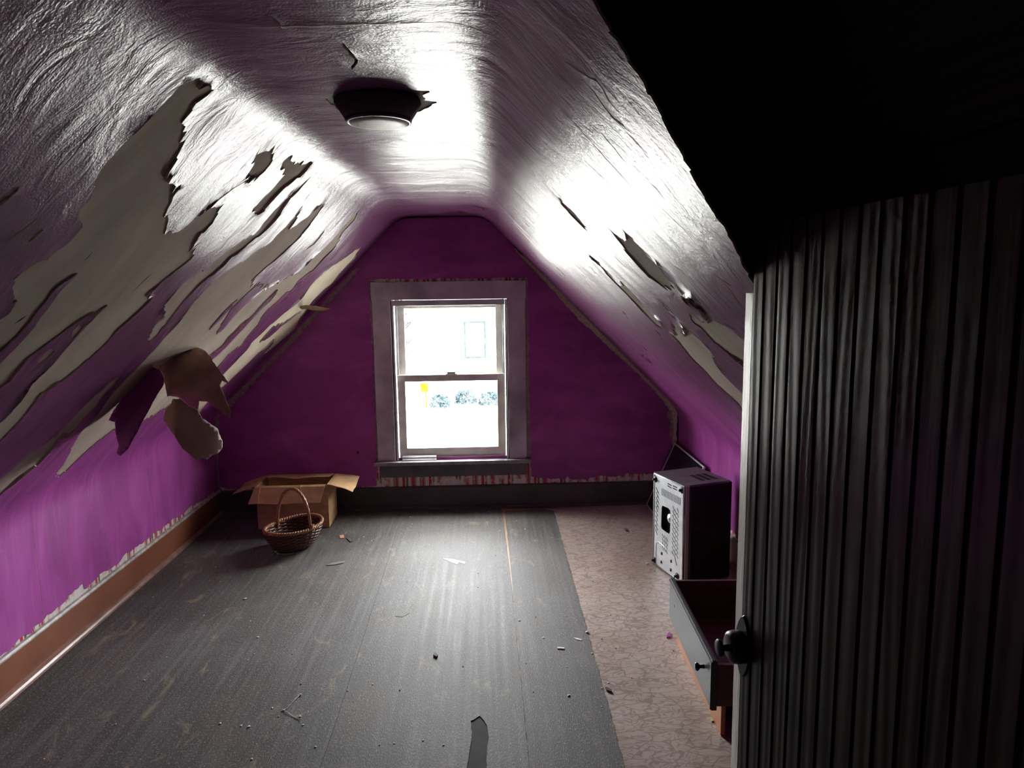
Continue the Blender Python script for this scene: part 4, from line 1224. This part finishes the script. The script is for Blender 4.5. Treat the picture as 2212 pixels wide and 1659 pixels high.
lathe('screw_hole', [(0.0, 0.001), (0.0055, 0.001), (0.0065, 0.0), (0.0075, -0.0005)], MAT['mw_dark'], fr, 14, (0.0002, 0.605, 0.098), 'X').rotation_euler = (0, math.pi, 0)


# ------------------------------------------------------------------ hanging torn wallpaper
def flap(name, outline, yfun, parent, mats, seed, bulge=None, step=9, th=0.0016):
    r = random.Random(seed)
    o2 = []
    for a, b in zip(outline, outline[1:] + outline[:1]):
        k = max(1, int(math.dist(a, b) / 4))
        for j in range(k): t = j / k; o2.append((a[0] + (b[0] - a[0]) * t + r.uniform(-.7, .7), a[1] + (b[1] - a[1]) * t + r.uniform(-.7, .7)))
    xs = [p[0] for p in o2]; ys = [p[1] for p in o2]
    g = [(x, y) for x in np.arange(min(xs), max(xs), step) for y in np.arange(min(ys), max(ys), step)]
    vs, _, fs, _, _, of = delaunay_2d_cdt([Vector(p) for p in o2 + g], [], [list(range(len(o2)))], 0, 1e-4)
    fs = [f for f, ids in zip(fs, of) if 0 in ids]
    bm = bmesh.new(); bv = [bm.verts.new(tuple(onY(v, yfun(v)))) for v in vs]
    for f in fs: bm.faces.new([bv[i] for i in f])
    bmesh.ops.delete(bm, geom=[v for v in bm.verts if not v.link_faces], context='VERTS')
    bm.normal_update()
    if sum((f.normal.y * f.calc_area() for f in bm.faces)) > 0: bmesh.ops.reverse_faces(bm, faces=bm.faces)
    me = bpy.data.meshes.new(name); bm.to_mesh(me); bm.free()
    for m in mats: me.materials.append(m)
    me.polygons.foreach_set('use_smooth', [True] * len(me.polygons))
    o = link(bpy.data.objects.new(name, me), parent)
    md = o.modifiers.new('thickness', 'SOLIDIFY'); md.thickness = th; md.offset = -1; md.material_offset = 1; md.material_offset_rim = 2
    return o


MAT['paper_back'] = simple('brown_wallpaper_back', (0.34, 0.20, 0.15), 0.75, nscale=12, namp=0.2)
MAT['paper_back2'] = simple('tan_wallpaper_back', (0.34, 0.25, 0.17), 0.75, nscale=12, namp=0.2)
MAT['frayed'] = simple('frayed_paper_edge', (0.55, 0.34, 0.15), 0.9)
hw = empty('hanging_wallpaper', (-1.36, 3.18, 1.30)); hw.location = (0, 0, 0)
tag(hw, 'large torn wallpaper piece hanging from the left slope, purple and brown, three lobes', 'wallpaper')
h1, h2 = onY((330, 793), px_left((330, 793))[1] - .01), onY((428, 752), px_left((428, 752))[1] - .02)
hd = Vector((h2[0] - h1[0], h2[1] - h1[1])).normalized(); hn = np.array([-hd[1], hd[0], 0])


def yA(p):
    hx = min(max(p[0], 330), 450); yh = 793 - (hx - 330) * 0.43; d = max(0.0, p[1] - yh)
    w = math.exp(-d / 14.0); top = px_left((hx, yh))[1] - 0.012
    base = 3.10 + 0.0004 * (p[0] - 330) - 0.05 * math.sin(min(1, d / 110) * math.pi)
    return base * (1 - w) + top * w


def yB(p):
    u = min(1, max(0, (p[1] - 793) / 190)); w = (p[0] - (330 - 0.45 * (p[1] - 793)))
    return px_left((330, 793))[1] - 0.015 - 0.0016 * max(0, w) * (1 if w < 35 else 1) + 0.00003 * max(0, w - 30) ** 2 - 0.03 * u


def yC(p):
    u = (p[0] - 353) / 130
    return 3.10 - 0.09 * math.sin(min(1, max(0, u)) * math.pi * .6 + .2) + 0.25 * max(0, u - .2)


FA = [(330,793),(370,772),(412,751),(428,750),(444,758),(457,774),(460,781),(471,796),(484,814),(495,829),(480,823),(475,832),(479,843),(489,865),(499,888),(497,903),(482,894),(471,883),(457,874),(448,867),(430,867),
      (428,883),(422,886),(404,872),(388,859),(368,855),(361,857),(357,836),(354,814),(348,801)]
FC = [(374,861),(368,874),(357,886),(353,906),(374,937),(395,970),(423,993),(435,989),(448,993),(457,984),(470,980),(480,970),(481,955),(470,926),(453,915),(437,903),(428,884),(423,884),(408,877),(390,863)]
FB = [(328,793),(345,798),(354,816),(354,829),(341,850),(327,874),(309,908),(294,937),(276,970),(260,985),(252,980),(256,962),(250,937),(248,912),(234,908),(242,892),(252,876),(276,847),(301,818),(316,803)]
flap('upper_lobe', FA, yA, hw, [MAT['paper_back'], MAT['purple_wall'], MAT['frayed']], 1)['label'] = 'brown paper back of the upper lobe'
flap('lower_lobe', FC, yC, hw, [MAT['paper_back2'], MAT['purple_wall'], MAT['frayed']], 2)['label'] = 'tan rounded lower lobe with a frayed edge'
flap('side_lobe', FB, yB, hw, [MAT['purple_wall'], MAT['paper_back'], MAT['frayed']], 3)['label'] = 'purple painted pointed lobe'
sw = empty('hanging_paper_strip'); tag(sw, 'thin tan paper strip sticking out from the left slope near the gable wall', 'wallpaper')
ysw = px_left((650, 662))[1]
flap('strip', [(645,663),(657,659),(682,661),(697,664),(715,667),(704,671),(686,672),(666,669),(652,668)], lambda p: ysw - 0.01 - 0.002 * (p[0] - 645), sw, [MAT['paper_back2'], MAT['kraft'], MAT['frayed']], 4, step=5)

# ------------------------------------------------------------------ litter on the floor
MAT['white_bit'] = simple('white_plaster_crumb', (0.86, 0.84, 0.80), 0.9, spec=0.2)
MAT['dark_bit'] = simple('dark_grit', (0.03, 0.026, 0.022), 0.8)
MAT['paper_bit'] = simple('white_paper_scrap', (0.66, 0.65, 0.62), 0.7)


def crumb_mesh(seed, mat):
    r = random.Random(seed); bm = bmesh.new(); bmesh.ops.create_icosphere(bm, subdivisions=1, radius=1.0)
    for v in bm.verts: v.co = Vector((v.co.x * r.uniform(.8, 1.3), v.co.y * r.uniform(.7, 1.1), v.co.z * r.uniform(.30, .42))) * r.uniform(0.75, 1.15)
    zmin = min(v.co.z for v in bm.verts)
    for v in bm.verts: v.co.z -= zmin
    me = bpy.data.meshes.new('crumb'); bm.to_mesh(me); bm.free(); me.materials.append(mat); return me


CW = [crumb_mesh(i, MAT['white_bit']) for i in range(4)]; CD = [crumb_mesh(9 + i, MAT['dark_bit']) for i in range(3)]


def zf(x): return -0.0022 if x > 0.47 else (0.0006 if -0.6 < x < 0.12 else 0.0003)


def crumb(px, size, white, label, group):
    P = onZ(px); x, y = float(P[0]), float(P[1])
    o = link(bpy.data.objects.new('plaster_crumb' if white else 'grit', R_.choice(CW if white else CD)))
    o.location = (x, y, zf(x) - 0.0002); o.scale = (size,) * 3; o.rotation_euler = (0, 0, R_.uniform(0, 6.28))
    tag(o, label, 'plaster crumb' if white else 'grit', group)


w_px = [(476,1257),(593,1297),(675,1297),(541,1342),(536,1427),(549,1413),(588,1530),(602,1548),(649,1548),(655,1566),(521,1568),(681,1614),(544,1640),(805,1479),(751,1492),(820,1609),(852,1606),(476,1563),
        (1279,1412),(1225,1441),(1300,1487),(1300,1527),(958,1610),(914,1600),(1314,1474),(1174,1378),(886,1117),(1056,1106),(890,1132),(1116,1125),(1080,1147),(1134,1143),(1032,1268),(1122,1341),(717,1171),(776,1165),(786,1160),(803,1168),
        (330,1290),(360,1420),(312,1470),(250,1565),(95,1640),(466,1225),(440,1330)]
for i, p in enumerate(w_px): crumb(p, R_.uniform(0.0034, 0.0056), True, 'tiny white plaster crumb scattered on the grey floor sheet', 'plaster crumbs on the grey floor')
for p, s, l in [((557, 1377), .0065, 'white plaster lump on the grey floor left of centre, alone'), ((538, 1570), .0070, 'white plaster lump beside the thread, near the bottom of the floor'),
                ((1269, 1366), .0105, 'largest white plaster lump on the linoleum edge'), ((1229, 1503), .0075, 'white plaster lump on the grey sheet near the linoleum edge, lower'),
                ((1398, 1217), .0095, 'cream plaster lump on the linoleum beside the microwave foot'), ((530, 1294), .008, 'flat white plaster flake in front of the basket shadow')]:
    crumb(p, s, True, l, None)
d_px = [(650,1478),(863,1491),(1152,1495),(864,1492),(1071,1200),(1033,1239),(1089,1213),(1157,1333),(631,1414),(436,1309),(1136,1433),(1000,1440),(820,1300),(935,1255),(741,1195),(1110,1300)]
for p in d_px: crumb(p, R_.uniform(0.0025, 0.0042), False, 'tiny dark grit speck on the grey floor sheet', 'grit on the grey floor')
for p in [(1281,1256),(1365,1464),(1319,1328),(1392,1314),(1414,1233),(1360,1175),(1330,1400),(1455,1405),(1300,1380)]:
    crumb(p, R_.uniform(0.003, 0.0046), False, 'tiny dark grit speck on the patterned linoleum', 'grit on the linoleum')


def scrap(name, pts, label, cat, mat, th=0.0008, lift_=0.0015, par=None):
    ps = [onZ(p) for p in pts]; P = [(float(p[0]), float(p[1])) for p in ps]
    z = zf(P[0][0]); o = prism(name, P, z + 0.0001, z + th, mat)
    return tag(o, label, cat)


scrap('paper_scrap', [(956,1207),(975,1208),(1005,1214),(1003,1219),(992,1215),(987,1220),(970,1213)], 'jagged white paper scrap on the grey floor in front of the window', 'paper scrap', MAT['paper_bit'], 0.0014)
scrap('paper_scrap', [(1238,1378),(1248,1379),(1257,1382),(1256,1384),(1245,1382)], 'long white paper sliver near the linoleum edge', 'paper scrap', MAT['paper_bit'], 0.002)
scrap('wood_stick', [(1204,1399),(1219,1400),(1219,1403),(1204,1402)], 'short pale wooden stick on the grey floor sheet', 'stick', MAT['white_bit'], 0.004)
scrap('wood_splinter', [(704,1222),(716,1217),(734,1214),(747,1213),(742,1217),(722,1221)], 'long grey wood splinter on the floor right of the basket', 'splinter', MAT['stool'], 0.003)
scrap('paper_scrap', [(748,1163),(756,1164),(762,1170),(757,1172)], 'small dark curled scrap near the floor seam by the basket', 'paper scrap', MAT['mw_cover'], 0.005)
scrap('paint_flake', [(733,1158),(742,1156),(744,1163),(735,1164)], 'orange and white paint flake on the floor beside the basket', 'paint flake', simple('orange_flake', (0.6, 0.28, 0.16), 0.8), 0.004)
scrap('dead_leaf', [(936,1418),(941,1412),(946,1418),(943,1422)], 'small curled brown leaf in the middle of the grey floor', 'leaf', simple('dead_leaf_brown', (0.10, 0.065, 0.035), 0.8), 0.008)
scrap('dead_leaf', [(1350,1143),(1356,1144),(1357,1148),(1351,1147)], 'small red-brown leaf bit on the far linoleum', 'leaf', simple('red_leaf', (0.16, 0.045, 0.03), 0.8), 0.006)
scrap('felt_shard', [(1307,1486),(1312,1486),(1322,1492),(1322,1496),(1310,1492)], 'black shard torn from the floor sheet, lying on the linoleum edge', 'shard', MAT['dark_bit'], 0.004)
scrap('paint_flake', [(1442,1370),(1447,1366),(1449,1376),(1440,1378)], 'purple paint flake on the linoleum against the orange drawer', 'paint flake', MAT['purple_wall'], 0.006)
scrap('paint_flake', [(1534,1551),(1541,1548),(1543,1557),(1537,1559)], 'pale yellow flake on the linoleum in front of the orange drawer', 'paint flake', simple('yellowish_flake', (0.5, 0.45, 0.28), 0.8), 0.004)
# thread with lint balls
th = empty('lint_thread', (0, 0, 0)); tag(th, 'white thread with two lint balls on the grey floor', 'thread')
tp = [onZ(p) for p in [(648, 1502), (640, 1510), (630, 1520), (620, 1531), (612, 1535), (622, 1541), (634, 1549), (642, 1553), (650, 1556)]]
tube('thread', [(p[0], p[1], 0.0025 + 0.0012 * math.sin(i * 1.7)) for i, p in enumerate(tp)], 0.0011, MAT['white_bit'], th, 5)
for p, s in ((tp[0], 0.0075), (tp[4], 0.0062)):
    o = link(bpy.data.objects.new('lint_ball', CW[1]), th); o.location = (p[0], p[1], 0.0006); o.scale = (s * 1.2, s, s)

# ------------------------------------------------------------------ outside the window
GZ = -3.0
k = N('pale_winter_grass')
gn = k.noise(k.uv(1, 1, 1, src='Object'), 3.1, 6, 0.85)
MAT['ground'] = k.bsdf(k.ramp(gn, [(0.30, (0.012, 0.011, 0.009)), (0.36, (0.21, 0.20, 0.165)), (0.5, (0.34, 0.335, 0.31)), (0.7, (0.50, 0.50, 0.48))]), 0.95, 0, None, 0.1)
MAT['siding'] = simple('pale_siding', (0.55, 0.565, 0.565), 0.8)
MAT['house_trim'] = simple('pale_blue_window_trim', (0.014, 0.018, 0.019), 0.9, spec=0.0)
MAT['foliage'] = simple('grey_green_shrub', (0.017, 0.026, 0.029), 0.9, nscale=3, namp=0.4, spec=0.0)
MAT['bark'] = simple('dark_bark', (0.014, 0.014, 0.015), 0.9, spec=0.0)
MAT['yellow'] = simple('yellow_plastic', (0.85, 0.45, 0.002), 1.0, spec=0.0)
gr = mesh('ground', [(-90, YB + .3, GZ), (90, YB + .3, GZ), (90, 160, GZ), (-90, 160, GZ)], [(0, 1, 2, 3)], MAT['ground']); gr['kind'] = 'structure'
hs = empty('neighbour_house', (2, 40, GZ)); tag(hs, 'pale clapboard house seen through the upper window pane', 'house')
HX0, HX1 = -4.6, 9.0                                     # local to x=2
bm = bmesh.new()
add_box(bm, (HX0, 0, 0), (HX1, 9, 5.4)); bm_obj('wall', bm, MAT['siding'], hs)
for i in range(26): box('clapboard', (HX0 - .02, -0.03, i * 0.2075), (HX1 + .02, 0.0, i * 0.2075 + 0.19), MAT['siding'], hs, 0)
mesh('roof', [(HX0 - .4, -.5, 5.3), (HX1 + .4, -.5, 5.3), (HX1 + .4, 4.5, 8.4), (HX0 - .4, 4.5, 8.4), (HX0 - .4, 9.5, 5.3), (HX1 + .4, 9.5, 5.3)], [(0, 1, 2, 3), (3, 2, 5, 4), (0, 3, 4), (1, 5, 2)], simple('grey_shingles', (0.3, 0.3, 0.31), 0.9), hs)
for xx in (-2.55, 2.2, 5.4):
    wn = box('window', (xx - .62, -0.07, 0.55), (xx + .62, -0.031, 2.65), MAT['house_trim'], hs, 0.01)
    box('window_glass', (xx - .50, -0.09, 0.67), (xx + .50, -0.071, 2.53), simple('house_window_glass', (0.62, 0.68, 0.70), 0.15), wn, 0)
for i, (x, y, s) in enumerate([(-1.75, 27.0, .42), (-0.80, 27.8, .46), (0.15, 27.3, .44)]):
    bm = bmesh.new(); rr = random.Random(60 + i)
    for j in range(420):
        ph, ct = rr.uniform(0, 6.28), rr.uniform(0.0, 1); rad = rr.uniform(.6, 1) * s
        c = Vector((math.cos(ph) * rad * math.sqrt(1 - ct * ct * .6), math.sin(ph) * rad * .6, ct * s * 1.1))
        u = Vector((rr.uniform(-1, 1), rr.uniform(-1, 1), rr.uniform(-1, 1))).normalized() * .07; w = u.orthogonal().normalized() * .04
        bm.faces.new([bm.verts.new(c + q) for q in (u, w, -u, -w)])
    sh = empty('shrub', (x, y, GZ)); bm_obj('foliage', bm, MAT['foliage'], sh)
    tube('stem', [(0, 0, 0), (0.02, 0, s * .7)], [0.03, 0.015], MAT['bark'], sh, 6)
    tag(sh, ['leftmost low shrub seen through the lower window pane', 'middle low shrub seen through the lower window pane', 'rightmost low shrub seen through the lower window pane'][i], 'shrub', 'shrubs outside the window')
tr = empty('bare_tree', (-4.1, 33, GZ)); tag(tr, 'pale bare tree at the left of the upper window pane', 'tree')
tube('trunk', [(0, 0, 0), (.05, 0, 1.5), (-.03, 0, 3.2), (.1, 0, 5.2)], [.20, .16, .12, .06], MAT['bark'], tr, 8)
rr = random.Random(77); bm = bmesh.new()
for j in range(40):
    z = rr.uniform(1.2, 4.6); a = rr.uniform(0, 6.28); L = rr.uniform(.6, 1.6); d = Vector((math.cos(a), math.sin(a), rr.uniform(.3, .9))) * L
    p = Vector((.03, 0, z)); tube_mesh(bm, [p, p + d * .5 + Vector((0, 0, .08)), p + d], [.035, .022, .008], 5)
bm_obj('branches', bm, MAT['bark'], tr)
ys = empty('yellow_sign', (-2.42, 27.0, GZ)); tag(ys, 'small bright yellow sign seen through the lower window pane', 'sign')
box('post', (0.10, 0, 0), (0.16, 0.05, 0.95), MAT['yellow'], ys); box('board', (-0.08, -0.022, 0.62), (0.22, -0.002, 0.95), MAT['yellow'], ys)
